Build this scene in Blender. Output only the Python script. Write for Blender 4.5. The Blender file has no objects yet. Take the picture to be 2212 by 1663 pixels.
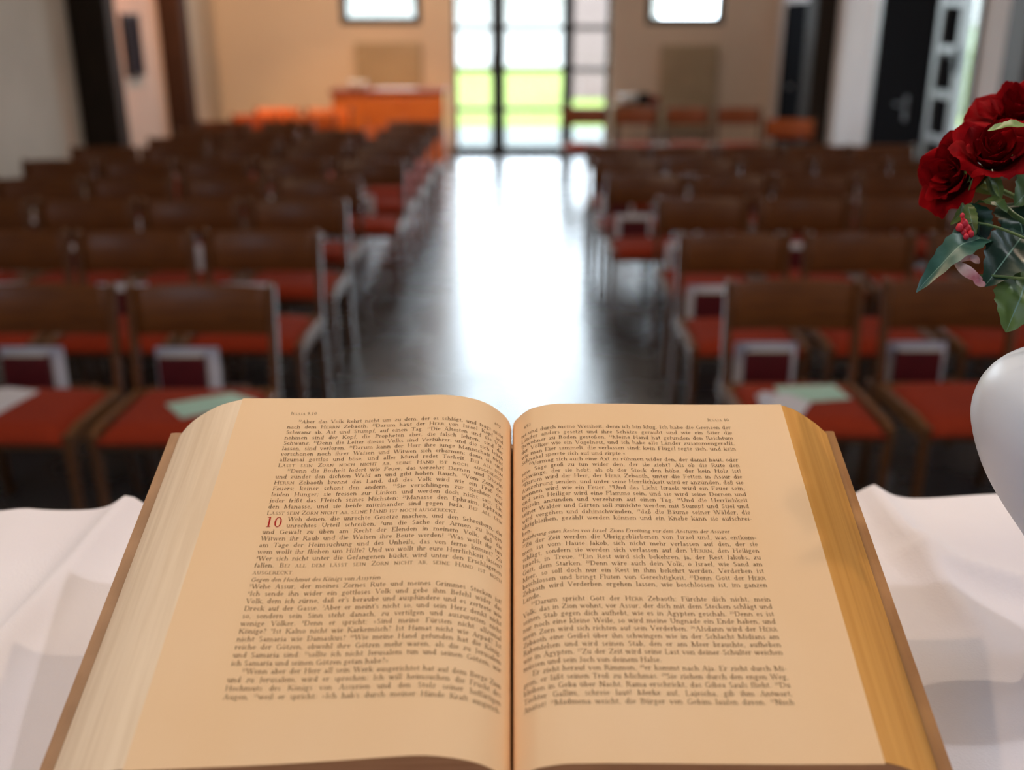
import bpy, bmesh, math, random
from mathutils import Vector, Matrix, Euler
random.seed(7)
S = bpy.context.scene
COL = S.collection
PI = math.pi
R = math.radians

# ------------------------------------------------------------------ camera
HC = 1.64
F_PX = 2200.0
TH = R(19.66)
CT, ST = math.cos(TH), math.sin(TH)
cam_d = bpy.data.cameras.new('camera')
cam = bpy.data.objects.new('camera', cam_d)
COL.objects.link(cam)
cam.location = (0, 0, HC)
cam.rotation_euler = (PI / 2 - TH, 0, 0)
cam_d.sensor_width = 36.0
cam_d.lens = F_PX / 2212 * 36.0
cam_d.clip_start = 0.05
cam_d.clip_end = 300
cam_d.dof.use_dof = True
cam_d.dof.focus_distance = 0.745
cam_d.dof.aperture_fstop = 3.4
S.camera = cam


def at(px, py, z):
    """world point seen at photo pixel (px, py) at depth z along the camera axis"""
    xc = (px - 1106) / F_PX * z
    yc = -(py - 831.5) / F_PX * z
    return Vector((xc, z * CT + yc * ST, HC + yc * CT - z * ST))


# ------------------------------------------------------------------ helpers
def link(name, mesh, mat=None, parent=None, smooth=False):
    o = bpy.data.objects.new(name, mesh)
    COL.objects.link(o)
    if mat is not None:
        for m in (mat if isinstance(mat, (list, tuple)) else [mat]):
            mesh.materials.append(m)
    if parent is not None:
        o.parent = parent
    if smooth:
        for p in mesh.polygons:
            p.use_smooth = True
    return o


def obj(name, bm, mat=None, parent=None, smooth=False):
    me = bpy.data.meshes.new(name)
    bmesh.ops.recalc_face_normals(bm, faces=bm.faces)
    bm.to_mesh(me)
    bm.free()
    return link(name, me, mat, parent, smooth)


def tag(o, label=None, cat=None, group=None, kind=None):
    if label:
        o['label'] = label
    if cat:
        o['category'] = cat
    if group:
        o['group'] = group
    if kind:
        o['kind'] = kind
    return o


def thing(name, label, cat, loc=(0, 0, 0), rotz=0, group=None):
    o = bpy.data.objects.new(name, None)
    o.empty_display_size = 0.05
    COL.objects.link(o)
    o.location = loc
    o.rotation_euler = (0, 0, rotz)
    return tag(o, label, cat, group)


def struct(name, bm, mat, label=None, smooth=False, parent=None):
    o = obj(name, bm, mat, parent, smooth)
    return tag(o, label, None, None, 'structure')


def bx(bm, x0, x1, y0, y1, z0, z1, bevel=0.0):
    r = bmesh.ops.create_cube(bm, size=1.0)
    vs = r['verts']
    bmesh.ops.scale(bm, vec=(abs(x1 - x0), abs(y1 - y0), abs(z1 - z0)), verts=vs)
    bmesh.ops.translate(bm, vec=((x0 + x1) / 2, (y0 + y1) / 2, (z0 + z1) / 2), verts=vs)
    if bevel > 0:
        es = list({e for v in vs for e in v.link_edges})
        bmesh.ops.bevel(bm, geom=es, offset=bevel, segments=2, affect='EDGES', profile=0.5)
    return bm


def box(x0, x1, y0, y1, z0, z1, bevel=0.0):
    return bx(bmesh.new(), x0, x1, y0, y1, z0, z1, bevel)


def loft(bm, secs, cap=True):
    """secs: list of closed rings (lists of Vector) with equal counts"""
    rings = [[bm.verts.new(p) for p in s] for s in secs]
    n = len(rings[0])
    for a, b in zip(rings[:-1], rings[1:]):
        for i in range(n):
            bm.faces.new((a[i], a[(i + 1) % n], b[(i + 1) % n], b[i]))
    if cap:
        bm.faces.new(rings[0])
        bm.faces.new(list(reversed(rings[-1])))
    return bm


def bar(bm, pts, w, d, taper=1.0):
    """rectangular bar through points: width w in x, d in y"""
    secs = []
    n = len(pts)
    for i, p in enumerate(pts):
        k = 1 + (taper - 1) * i / (n - 1)
        a, b = w / 2 * k, d / 2 * k
        c = min(a, b) * 0.45
        p = Vector(p)
        ring = [(-a + c, -b), (a - c, -b), (a, -b + c), (a, b - c), (a - c, b), (-a + c, b), (-a, b - c), (-a, -b + c)]
        secs.append([p + Vector((q[0], q[1], 0)) for q in ring])
    return loft(bm, secs)


def tube(bm, pts, r, n=8):
    pts = [Vector(p) for p in pts]
    rs = r if isinstance(r, (list, tuple)) else [r] * len(pts)
    secs = []
    for i, p in enumerate(pts):
        t = (pts[min(i + 1, len(pts) - 1)] - pts[max(i - 1, 0)]).normalized()
        u = t.orthogonal().normalized() if i == 0 else (u - t * u.dot(t)).normalized()
        v = t.cross(u)
        secs.append([p + (u * math.cos(2 * PI * k / n) + v * math.sin(2 * PI * k / n)) * rs[i] for k in range(n)])
    return loft(bm, secs)


def lathe(bm, prof, n=48, c=(0, 0, 0)):
    c = Vector(c)
    secs = [[c + Vector((r * math.cos(2 * PI * k / n), r * math.sin(2 * PI * k / n), z)) for k in range(n)] for r, z in prof]
    return loft(bm, secs)


def bez(p0, p1, p2, n):
    p0, p1, p2 = Vector(p0), Vector(p1), Vector(p2)
    return [p0 * (1 - t) ** 2 + p1 * 2 * t * (1 - t) + p2 * t * t for t in [i / n for i in range(n + 1)]]


# ------------------------------------------------------------------ materials
def lin(c):
    f = lambda v: v / 12.92 if v <= 0.04045 else ((v + 0.055) / 1.055) ** 2.4
    return tuple(f(v / 255) for v in c)


def mat(name, col, rough=0.5, metal=0.0, spec=0.5, noise=None, bump=None, coat=0.0, stretch=(1, 1, 1), sheen=0.0, trans=0.0, sss=0.0):
    """procedural principled material; col = linear rgb; noise=(scale, second colour); bump=(scale, strength)"""
    m = bpy.data.materials.new(name)
    m.use_nodes = True
    nt = m.node_tree
    b = nt.nodes['Principled BSDF']
    b.inputs['Base Color'].default_value = (*col, 1)
    b.inputs['Roughness'].default_value = rough
    b.inputs['Metallic'].default_value = metal
    b.inputs['Specular IOR Level'].default_value = spec
    b.inputs['Coat Weight'].default_value = coat
    b.inputs['Coat Roughness'].default_value = 0.15
    b.inputs['Sheen Weight'].default_value = sheen
    if sss:
        b.inputs['Subsurface Weight'].default_value = sss
        b.inputs['Subsurface Radius'].default_value = (0.01, 0.006, 0.004)
    tc = nt.nodes.new('ShaderNodeTexCoord')
    mp = nt.nodes.new('ShaderNodeMapping')
    mp.inputs['Scale'].default_value = stretch
    nt.links.new(tc.outputs['Object'], mp.inputs['Vector'])
    if noise:
        n = nt.nodes.new('ShaderNodeTexNoise')
        n.inputs['Scale'].default_value = noise[0]
        n.inputs['Detail'].default_value = 6
        r = nt.nodes.new('ShaderNodeMix')
        r.data_type = 'RGBA'
        r.inputs['A'].default_value = (*col, 1)
        r.inputs['B'].default_value = (*noise[1], 1)
        cr = nt.nodes.new('ShaderNodeMapRange')
        cr.inputs['From Min'].default_value = 0.35
        cr.inputs['From Max'].default_value = 0.65
        nt.links.new(mp.outputs['Vector'], n.inputs['Vector'])
        nt.links.new(n.outputs['Fac'], cr.inputs['Value'])
        nt.links.new(cr.outputs['Result'], r.inputs['Factor'])
        nt.links.new(r.outputs['Result'], b.inputs['Base Color'])
    if bump:
        n2 = nt.nodes.new('ShaderNodeTexNoise')
        n2.inputs['Scale'].default_value = bump[0]
        n2.inputs['Detail'].default_value = 3
        bp = nt.nodes.new('ShaderNodeBump')
        bp.inputs['Strength'].default_value = bump[1]
        bp.inputs['Distance'].default_value = bump[2] if len(bump) > 2 else 0.01
        nt.links.new(mp.outputs['Vector'], n2.inputs['Vector'])
        nt.links.new(n2.outputs['Fac'], bp.inputs['Height'])
        nt.links.new(bp.outputs['Normal'], b.inputs['Normal'])
    return m


def glass_mat():
    m = bpy.data.materials.new('clear_pane_glass')
    m.use_nodes = True
    nt = m.node_tree
    for n in list(nt.nodes):
        nt.nodes.remove(n)
    out = nt.nodes.new('ShaderNodeOutputMaterial')
    tr = nt.nodes.new('ShaderNodeBsdfTransparent')
    tr.inputs['Color'].default_value = (0.95, 0.97, 0.97, 1)
    gl = nt.nodes.new('ShaderNodeBsdfGlossy')
    gl.inputs['Roughness'].default_value = 0.05
    mx = nt.nodes.new('ShaderNodeMixShader')
    mx.inputs['Fac'].default_value = 0.06
    nt.links.new(tr.outputs[0], mx.inputs[1])
    nt.links.new(gl.outputs[0], mx.inputs[2])
    nt.links.new(mx.outputs[0], out.inputs[0])
    return m


def tile_floor():
    m = mat('dark_stone_tiles', (0.055, 0.056, 0.06), 0.3, spec=0.5, noise=(3.0, (0.09, 0.085, 0.085)))
    nt = m.node_tree
    b = nt.nodes['Principled BSDF']
    b.inputs['IOR'].default_value = 2.1
    mp = [n for n in nt.nodes if n.type == 'MAPPING'][0]
    br = nt.nodes.new('ShaderNodeTexBrick')
    br.offset = 0.0
    br.inputs['Scale'].default_value = 1.0
    br.inputs['Brick Width'].default_value = 0.5
    br.inputs['Row Height'].default_value = 0.5
    br.inputs['Mortar Size'].default_value = 0.008
    br.inputs['Color1'].default_value = (1, 1, 1, 1)
    br.inputs['Color2'].default_value = (0.85, 0.85, 0.85, 1)
    br.inputs['Mortar'].default_value = (0.55, 0.55, 0.55, 1)
    nt.links.new(mp.outputs['Vector'], br.inputs['Vector'])
    old = b.inputs['Base Color'].links[0].from_socket
    mul = nt.nodes.new('ShaderNodeMix')
    mul.data_type = 'RGBA'
    mul.blend_type = 'MULTIPLY'
    mul.inputs['Factor'].default_value = 1.0
    nt.links.new(old, mul.inputs['A'])
    nt.links.new(br.outputs['Color'], mul.inputs['B'])
    nt.links.new(mul.outputs['Result'], b.inputs['Base Color'])
    n3 = nt.nodes.new('ShaderNodeTexNoise')
    n3.inputs['Scale'].default_value = 2.0
    mr = nt.nodes.new('ShaderNodeMapRange')
    mr.inputs['To Min'].default_value = 0.22
    mr.inputs['To Max'].default_value = 0.32
    nt.links.new(mp.outputs['Vector'], n3.inputs['Vector'])
    nt.links.new(n3.outputs['Fac'], mr.inputs['Value'])
    nt.links.new(mr.outputs['Result'], b.inputs['Roughness'])
    return m


M = {}
M['floor'] = tile_floor()
M['plaster_left'] = mat('grey_beige_plaster', lin((205, 192, 178)), 0.85, noise=(1.2, lin((190, 178, 165))), bump=(60, 0.15))
M['plaster_back'] = mat('warm_plaster', lin((228, 204, 182)), 0.85, noise=(0.9, lin((220, 195, 174))), bump=(60, 0.15))
M['plaster_white'] = mat('white_plaster', lin((225, 222, 224)), 0.85, noise=(1.0, lin((214, 211, 214))), bump=(60, 0.12))
M['ceiling'] = mat('ceiling_plaster', lin((210, 205, 198)), 0.9, noise=(1.0, lin((200, 195, 188))))
M['dark_timber'] = mat('dark_stained_timber', lin((38, 32, 28)), 0.7, spec=0.15, noise=(6, lin((52, 42, 34))), stretch=(8, 8, 0.6))
M['brown_timber'] = mat('brown_timber', lin((46, 32, 24)), 0.7, spec=0.15, noise=(6, lin((58, 40, 30))), stretch=(8, 8, 0.6))
M['dark_door'] = mat('dark_grey_door_paint', lin((30, 31, 34)), 0.9, spec=0.0, noise=(3, lin((31, 32, 35))))
M['black_metal'] = mat('black_painted_steel', lin((22, 22, 26)), 0.4, metal=0.2)
M['steel'] = mat('brushed_steel', lin((150, 152, 152)), 0.45, metal=0.7, noise=(30, lin((136, 138, 138))))
M['glass'] = glass_mat()
M['wood'] = mat('lacquered_brown_beech', lin((112, 68, 34)), 0.30, spec=0.5, noise=(5, lin((92, 54, 26))), stretch=(3, 3, 14), coat=0.35)
M['lamplit_ply'] = mat('lamplit_plywood', lin((206, 104, 42)), 0.4, spec=0.4, noise=(4, lin((184, 88, 34))), stretch=(2, 3, 14))  # brown plywood of the rear chairs with strong lamplight put into the colour
M['warmlit_ply'] = mat('warmlit_plywood', lin((150, 80, 40)), 0.4, spec=0.4, noise=(4, lin((132, 68, 34))), stretch=(2, 3, 14))  # same plywood for the right back row, weaker lamplight in the colour
M['cap'] = mat('glint_cap_lacquer', lin((150, 110, 76)), 0.16, spec=0.8, noise=(5, lin((140, 100, 66))), coat=0.6)  # for the domed post tops, added to catch lamp glints
M['wood_frame'] = mat('lit_brown_beech', lin((142, 96, 56)), 0.4, spec=0.4, noise=(5, lin((120, 78, 44))), stretch=(3, 14, 3))  # seat rails lighter than the legs, light on them put into the colour
M['wood_panel'] = mat('lacquered_plywood', lin((114, 65, 25)), 0.42, spec=0.3, noise=(4, lin((94, 52, 20))), stretch=(2, 3, 14), coat=0.08)
M['fabric'] = mat('orange_red_upholstery', lin((168, 60, 34)), 0.9, spec=0.1, noise=(90, lin((150, 50, 28))), bump=(260, 0.25), sheen=0.05)
M['white_paper'] = mat('white_paper', lin((238, 236, 246)), 0.8, noise=(9, lin((230, 228, 238))))
M['green_paper'] = mat('mint_green_paper', lin((196, 234, 220)), 0.8, noise=(9, lin((188, 226, 212))))
M['hymnal'] = mat('dark_red_book_cloth', lin((96, 18, 26)), 0.5, noise=(40, lin((84, 14, 22))))
M['leaf_edge_paper'] = mat('book_page_edges', lin((225, 218, 205)), 0.8, noise=(60, lin((205, 198, 185))), stretch=(1, 40, 1))
M['cabinet'] = mat('orange_lacquered_wood', lin((206, 112, 46)), 0.35, spec=0.5, noise=(3, lin((184, 92, 36))), stretch=(1, 1, 9), coat=0.3)
M['cabinet_top'] = mat('red_brown_wood', lin((150, 58, 26)), 0.4, noise=(3, lin((130, 48, 22))), stretch=(1, 6, 1))
M['radiator'] = mat('beige_radiator_enamel', lin((186, 162, 132)), 0.5, noise=(4, lin((178, 154, 124))))
M['white_china'] = mat('white_glazed_china', lin((232, 232, 230)), 0.15, noise=(3, lin((226, 226, 224))), coat=0.4)
M['picture'] = mat('dark_slate_picture', lin((40, 38, 46)), 0.8, spec=0.1, noise=(5, lin((32, 30, 38))))
M['cloth'] = mat('white_linen_cloth', lin((236, 230, 234)), 0.9, spec=0.1, noise=(5, lin((230, 223, 228))), bump=(500, 0.25, 0.002), sheen=0.2)
M['page'] = mat('cream_bible_paper', lin((242, 206, 164)), 0.75, spec=0.2, noise=(7, lin((240, 200, 154))), stretch=(1, 0.6, 1))
M['edge_pale'] = mat('pale_page_edges', lin((248, 222, 190)), 0.8, spec=0.2, noise=(7, lin((236, 208, 174))), stretch=(18, 1.2, 30))
M['edge_gold'] = mat('amber_page_edges', lin((222, 160, 78)), 0.6, spec=0.3, noise=(6, lin((206, 144, 64))), stretch=(26, 0.7, 40))
M['edge_end'] = mat('shaded_page_ends', lin((176, 128, 90)), 0.8, spec=0.1, noise=(7, lin((160, 112, 78))), stretch=(2, 1, 60))  # end faces of the page block, their shade put into the colour
M['cover'] = mat('tan_book_cover', lin((176, 134, 98)), 0.6, noise=(30, lin((160, 120, 86))))
M['cover_amber'] = mat('amber_brown_cover', lin((178, 124, 66)), 0.6, noise=(30, lin((160, 108, 56))))
M['ink'] = mat('dark_brown_ink', lin((116, 88, 64)), 0.8, spec=0.1, noise=(80, lin((126, 96, 70))))
M['ink_red'] = mat('red_ink', lin((190, 44, 40)), 0.8, spec=0.1, noise=(80, lin((180, 38, 36))))
M['stand'] = mat('oak_book_stand', lin((140, 98, 60)), 0.5, noise=(5, lin((120, 82, 50))), stretch=(1, 12, 1))
M['vase'] = mat('white_ceramic_glaze', lin((218, 226, 240)), 0.36, spec=0.45, noise=(4, lin((212, 221, 236))))
M['petal'] = mat('crimson_petal', lin((146, 0, 10)), 0.8, spec=0.06, noise=(45, lin((104, 0, 5))))
M['petal_pink'] = mat('cream_pink_petal', lin((236, 206, 196)), 0.55, noise=(45, lin((196, 110, 124))))
M['bud_pink'] = mat('coral_pink_bud', lin((222, 48, 70)), 0.5, noise=(120, lin((200, 30, 40))))
M['leaf_dark'] = mat('dark_green_leaf', lin((36, 70, 50)), 0.35, spec=0.5, noise=(30, lin((22, 50, 36))))
M['leaf_blue'] = mat('blue_green_leaf', lin((66, 108, 98)), 0.35, spec=0.55, noise=(40, lin((36, 76, 60))))
M['leaf_light'] = mat('light_green_leaf', lin((120, 140, 66)), 0.45, noise=(30, lin((92, 120, 50))))
M['leaf_olive'] = mat('olive_green_leaf', lin((96, 118, 56)), 0.42, noise=(25, lin((60, 92, 46))))
M['vein'] = mat('pale_leaf_vein', lin((126, 158, 140)), 0.45, noise=(40, lin((110, 144, 120))))
M['stem'] = mat('green_stem', lin((86, 112, 60)), 0.5, noise=(40, lin((70, 96, 50))))
M['grass'] = mat('lawn_grass', (0.125, 0.16, 0.04), 0.95, noise=(3, (0.11, 0.145, 0.034)), spec=0.05)
M['hedge'] = mat('hedge_foliage', (0.10, 0.13, 0.05), 0.95, noise=(14, (0.06, 0.09, 0.03)), spec=0.05)
M['dull_metal'] = mat('dull_grey_metal', lin((92, 94, 98)), 0.6, metal=0.3, noise=(30, lin((84, 86, 90))))
M['grey_paint'] = mat('grey_post_paint', lin((104, 108, 112)), 0.6, noise=(4, lin((96, 100, 104))))
M['paving'] = mat('pale_paving', (0.12, 0.13, 0.125), 0.9, noise=(2, (0.11, 0.12, 0.115)), spec=0.1)
M['house'] = mat('pale_render', (0.22, 0.215, 0.21), 0.9, noise=(1, (0.205, 0.20, 0.195)), spec=0.1)
M['pink_brick'] = mat('pinkish_brickwork', (0.13, 0.10, 0.098), 0.9, noise=(4, (0.12, 0.092, 0.09)), spec=0.1)

# ------------------------------------------------------------------ room shell
XL, XR, YB, YF, ZC = -3.7, 3.3, 13.45, -2.6, 4.6
TB = 0.3                                               # back wall thickness
struct('floor', box(XL - 0.3, XR + 0.3, YF - 0.3, YB + TB, -0.2, 0.0), M['floor'], 'dark grey stone tile floor with a glossy sheen')
struct('ceiling', box(XL - 0.3, XR + 0.3, YF - 0.3, YB + TB, ZC, ZC + 0.2), M['ceiling'])
struct('wall_front', box(XL - 0.3, XR + 0.3, YF - 0.3, YF, 0, ZC), M['plaster_white'])
struct('wall_left', box(XL - 0.3, XL, YF, YB, 0, ZC), M['plaster_left'], 'grey beige plaster side wall')
# back wall with the glazed door and two windows cut out
DX0, DX1, DZ1 = -0.74, 1.24, 4.2
W1 = (-2.138, -1.13, 1.60, 2.62)
W2 = (1.666, 2.645, 1.60, 2.62)
b = bmesh.new()
xs = [XL - 0.3, W1[0], W1[1], DX0, DX1, W2[0], W2[1], XR + 0.3]
bx(b, xs[0], xs[1], YB, YB + TB, 0, ZC)
bx(b, xs[1], xs[2], YB, YB + TB, 0, W1[2]); bx(b, xs[1], xs[2], YB, YB + TB, W1[3], ZC)
bx(b, xs[2], xs[3], YB, YB + TB, 0, ZC)
bx(b, xs[3], xs[4], YB, YB + TB, DZ1, ZC)
bx(b, xs[4], xs[5], YB, YB + TB, 0, ZC)
bx(b, xs[5], xs[6], YB, YB + TB, 0, W2[2]); bx(b, xs[5], xs[6], YB, YB + TB, W2[3], ZC)
bx(b, xs[6], xs[7], YB, YB + TB, 0, ZC)
struct('wall_back', b, M['plaster_back'], 'warm tan plaster back wall')
# right wall: solid except the glazed side opening between Y 7.32 and 8.2
GY0, GY1, GZ1 = 7.56, 8.32, 3.0
b = bmesh.new()
bx(b, XR, XR + 0.3, 9.6, YB, 0, ZC)
bx(b, XR, XR + 0.3, GY0, 9.6, GZ1, ZC)
bx(b, XR, XR + 0.3, 8.9, 9.6, 0, GZ1)
bx(b, XR, XR + 0.3, YF, GY0, 0, ZC)
struct('wall_right', b, M['plaster_white'], 'white plaster side wall')

# timber posts
def post(n, x0, x1, y0, y1, m, label):
    struct('pillar_%d' % n, box(x0, x1, y0, y1, 0, ZC, 0.012), m, label)
post(1, XL, XL + 0.32, 9.0, 9.25, M['dark_timber'], 'near-black timber post on the grey side wall')
post(2, XL, XL + 0.24, 11.3, 11.58, M['brown_timber'], 'brown timber post towards the back corner')
post(3, XR - 0.22, XR, 10.95, 11.3, M['dark_timber'], 'dark timber post beside the narrow dark door')
post(4, XR - 0.16, XR, 6.55, 6.85, M['grey_paint'], 'grey post at the right edge of the picture')

# big glazed door in the back wall
dr = tag(bpy.data.objects.new('door_1', None), 'black steel glazed door at the end of the aisle', None, None, 'structure')
COL.objects.link(dr)
dr.location = (0, YB + 0.12, 0)
def door_part(name, bm, m, lab=None):
    o = obj(name, bm, m, dr)
    if lab: o['label'] = lab
    return o
mull = [(-0.74, -0.70), (-0.26, -0.09), (0.64, 0.78), (1.19, 1.24)]
for x0, x1 in mull:
    door_part('mullion', box(x0, x1, -0.04, 0.04, 0, DZ1, 0.006), M['black_metal'])
bays = [(-0.70, -0.26), (-0.09, 0.64), (0.78, 1.19)]
for x0, x1 in bays:
    door_part('bottom_rail', box(x0, x1, -0.035, 0.035, 0.0, 0.10), M['black_metal'])
    bb = bmesh.new()
    for z in (0.57, 1.06, 1.56, 2.06, 2.56, 3.06, 3.56):
        bx(bb, x0, x1, -0.02, 0.02, z - 0.028, z + 0.028)
    door_part('glazing_bar', bb, M['black_metal'])
    door_part('pane', box(x0, x1, -0.004, 0.004, 0.10, DZ1), M['glass'])
hb = bmesh.new()
tube(hb, [(-0.26, -0.05, 1.0), (-0.26, -0.09, 1.0), (-0.26, -0.09, 1.25), (-0.26, -0.05, 1.25)], 0.012, 8)
door_part('handle', hb, M['steel'])

# back windows
for i, (x0, x1, z0, z1) in enumerate((W1, W2)):
    w = tag(bpy.data.objects.new('window_%d' % (i + 1), None),
            ('square dark framed window left of the glazed door', 'square dark framed window right of the glazed door')[i], None, None, 'structure')
    COL.objects.link(w)
    w.location = (0, YB + 0.1, 0)
    fb = bmesh.new()
    t = 0.085
    bx(fb, x0, x1, -0.04, 0.04, z0, z0 + t); bx(fb, x0, x1, -0.04, 0.04, z1 - t, z1)
    bx(fb, x0, x0 + t, -0.04, 0.04, z0 + t, z1 - t); bx(fb, x1 - t, x1, -0.04, 0.04, z0 + t, z1 - t)
    obj('window_frame', fb, M['black_metal'], w)
    obj('pane', box(x0 + t, x1 - t, -0.004, 0.004, z0 + t, z1 - t), M['glass'], w)

# dark door on the right wall by the back corner
d2 = tag(bpy.data.objects.new('door_2', None), 'narrow dark door in the right wall near the back corner', None, None, 'structure')
COL.objects.link(d2)
obj('door_leaf', box(XR - 0.05, XR, 11.85, 12.9, 0, 1.84, 0.006), M['dark_door'], d2)
obj('door_frame', box(XR - 0.07, XR, 11.72, 11.85, 0, 1.9, 0.006), M['steel'], d2)
kb = bmesh.new()
lathe(kb, [(0.004, 0), (0.022, 0.0), (0.026, 0.03), (0.012, 0.05)], 16)
k = obj('door_knob', kb, M['steel'], d2, True)
k.location = (XR - 0.05, 12.3, 0.92); k.rotation_euler = (0, -PI / 2, 0)

# large dark door leaf on the right wall
d3 = tag(bpy.data.objects.new('door_3', None), 'wide charcoal door in the right wall beside the glazed side door', None, None, 'structure')
COL.objects.link(d3)
obj('door_leaf', box(XR - 0.05, XR, 8.34, 9.5, 0, 3.0, 0.006), M['dark_door'], d3)
obj('door_frame', box(XR - 0.06, XR, 9.5, 9.58, 0, 2.7, 0.006), M['steel'], d3)
hb = bmesh.new()
bx(hb, XR - 0.065, XR - 0.05, 8.62, 8.70, 0.86, 1.06, 0.004)
tube(hb, [(XR - 0.06, 8.66, 0.99), (XR - 0.11, 8.66, 0.99), (XR - 0.11, 8.78, 0.99)], 0.012, 8)
obj('door_handle', hb, M['dull_metal'], d3)

# glazed steel side door (ladder-like bars), outside garden behind
d4 = tag(bpy.data.objects.new('door_4', None), 'glazed steel side door with ladder-like bars in the right wall', None, None, 'structure')
COL.objects.link(d4)
for y0, y1 in ((8.22, 8.32), (7.80, 7.90), (7.56, 7.62)):
    obj('stile', box(XR - 0.03, XR + 0.03, y0, y1, 0, GZ1, 0.006), M['steel'], d4)
for zz in (0.45, 0.78, 1.11, 1.44, 1.77, 2.1, 2.43):
    obj('rung', box(XR - 0.025, XR + 0.025, 7.90, 8.22, zz - 0.03, zz + 0.03, 0.006), M['steel'], d4)
obj('dark_panel', box(XR - 0.005, XR + 0.005, 7.90, 8.22, 0, GZ1), M['dark_door'], d4)
obj('pane', box(XR - 0.004, XR + 0.004, 7.62, 7.80, 0, GZ1), M['glass'], d4)
hb = bmesh.new()
bx(hb, XR - 0.05, XR - 0.03, 7.81, 7.88, 1.28, 1.46, 0.006)
tube(hb, [(XR - 0.04, 7.84, 1.40), (XR - 0.10, 7.84, 1.40), (XR - 0.10, 7.71, 1.40)], 0.016, 8)
obj('door_handle', hb, M['black_metal'], d4)

# light switch on the white wall
sw = obj('light_switch', box(XR - 0.012, XR, 9.66, 9.74, 1.52, 1.60, 0.004), M['white_china'])
tag(sw, 'small white light switch on the wall beside the charcoal door', 'switch')

# chancel dais under the altar
struct('floor_dais', box(-1.6, 1.6, YF, 1.25, 0.0, 0.17), M['floor'])

# ------------------------------------------------------------------ outside
struct('ground_paving', box(-14, 14, YB + TB, 17.2, -0.25, -0.02), M['paving'])
struct('ground_lawn', box(-30, 30, 17.2, 42, -0.25, -0.02), M['grass'])
struct('ground_side', box(XR + 0.3, 20, -6, YB + TB, -0.25, -0.02), M['grass'])
hs = thing('garden_house', 'pale rendered building beyond the lawn outside the glazed door', 'building', (0, 44, 0))
wb = bmesh.new(); bx(wb, -9, 6, 0, 6, -0.1, 3.0)
obj('wall', wb, M['house'], hs)
rb = bmesh.new()
loft(rb, [[Vector((-9.4, -0.5, 3)), Vector((-9.4, 6.5, 3)), Vector((-9.4, 3, 4.2))], [Vector((6.4, -0.5, 3)), Vector((6.4, 6.5, 3)), Vector((6.4, 3, 4.2))]])
obj('roof', rb, M['pink_brick'], hs)
pw = obj('garden_wall', box(1.25, 2.75, 24.0, 24.3, -0.1, 2.3), M['pink_brick'])
gw = obj('garden_wall', box(8.0, 14.0, 25.0, 25.3, -0.1, 3.4), M['house'])  # pale wall added to keep the bright sky out of the side pane
tag(gw, 'pale garden wall added outside the glazed steel side door to cover the sky', 'wall')
hg = bmesh.new()
bmesh.ops.create_grid(hg, x_segments=60, y_segments=14, size=1.0)
rh = random.Random(5)
for v in hg.verts:
    a_ = PI * (v.co.y + 1) / 2
    r_ = 1 + rh.uniform(-0.08, 0.08)
    v.co = Vector((8.6 + 2.6 * v.co.x, 20.0 - 0.5 * math.cos(a_) * r_, 1.5 * math.sin(a_) ** 0.4 * r_ if 0 < a_ < PI else 0.0))
tag(obj('garden_hedge', hg, M['hedge'], None, True), 'low light green hedge outside behind the glazed steel side door', 'hedge')
tag(pw, 'pinkish brick wall outside, seen through the right bay of the glazed door', 'wall')

# ------------------------------------------------------------------ furniture at the back
# radiators below the windows
def radiator(x0, x1, z0, z1, label):
    t = thing('radiator', label, 'radiator', (0, YB, 0))
    pb = bmesh.new()
    bx(pb, x0, x1, -0.09, -0.03, z0, z1, 0.006)
    obj('panel', pb, M['radiator'], t)
    fb = bmesh.new()
    n = 12
    for i in range(n):
        xa = x0 + (i + 0.2) * (x1 - x0) / n
        bx(fb, xa, xa + 0.6 * (x1 - x0) / n, -0.105, -0.09, z0 + 0.04, z1 - 0.04, 0.004)
    obj('fins', fb, M['radiator'], t)
    bb = bmesh.new()
    bx(bb, x0 + 0.1, x0 + 0.14, -0.03, 0.0, 0.0, z1 - 0.1); bx(bb, x1 - 0.14, x1 - 0.1, -0.03, 0.0, 0.0, z1 - 0.1)
    obj('bracket', bb, M['radiator'], t)
radiator(-1.96, -1.13, 0.35, 1.39, 'beige wall radiator below the window left of the glazed door')
radiator(1.86, 2.58, 0.30, 1.36, 'tall beige wall radiator below the window right of the glazed door')

# orange sideboard
sb = thing('sideboard', 'orange-brown lacquered wooden sideboard against the back wall left of the door', 'sideboard', (-1.42, 12.05, 0))
obj('carcass', box(-0.64, 0.64, 0.02, 0.5, 0.06, 0.86, 0.006), M['cabinet'], sb)
obj('top', box(-0.66, 0.66, -0.02, 0.52, 0.86, 0.90, 0.008), M['cabinet_top'], sb)
for i in range(3):
    dd = obj('door', box(-0.62 + i * 0.415, -0.62 + i * 0.415 + 0.405, 0.0, 0.02, 0.1, 0.82, 0.004), M['cabinet'], sb)
    hb = bmesh.new(); tube(hb, [(-0.62 + i * 0.415 + 0.36, -0.002, 0.5), (-0.62 + i * 0.415 + 0.36, -0.025, 0.5), (-0.62 + i * 0.415 + 0.36, -0.025, 0.6), (-0.62 + i * 0.415 + 0.36, -0.002, 0.6)], 0.006, 6)
    obj('handle', hb, M['steel'], dd)
for sx in (-0.58, 0.58):
    for sy in (0.06, 0.44):
        obj('foot', box(sx - 0.025, sx + 0.025, sy - 0.025, sy + 0.025, 0, 0.06, 0.004), M['cabinet_top'], sb)
bw = bmesh.new()
lathe(bw, [(0.001, 0.006), (0.05, 0.0), (0.055, 0.012), (0.10, 0.05), (0.115, 0.09), (0.108, 0.09), (0.09, 0.05), (0.04, 0.02), (0.001, 0.018)], 24, (-1.78, 12.2, 0.90))
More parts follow.
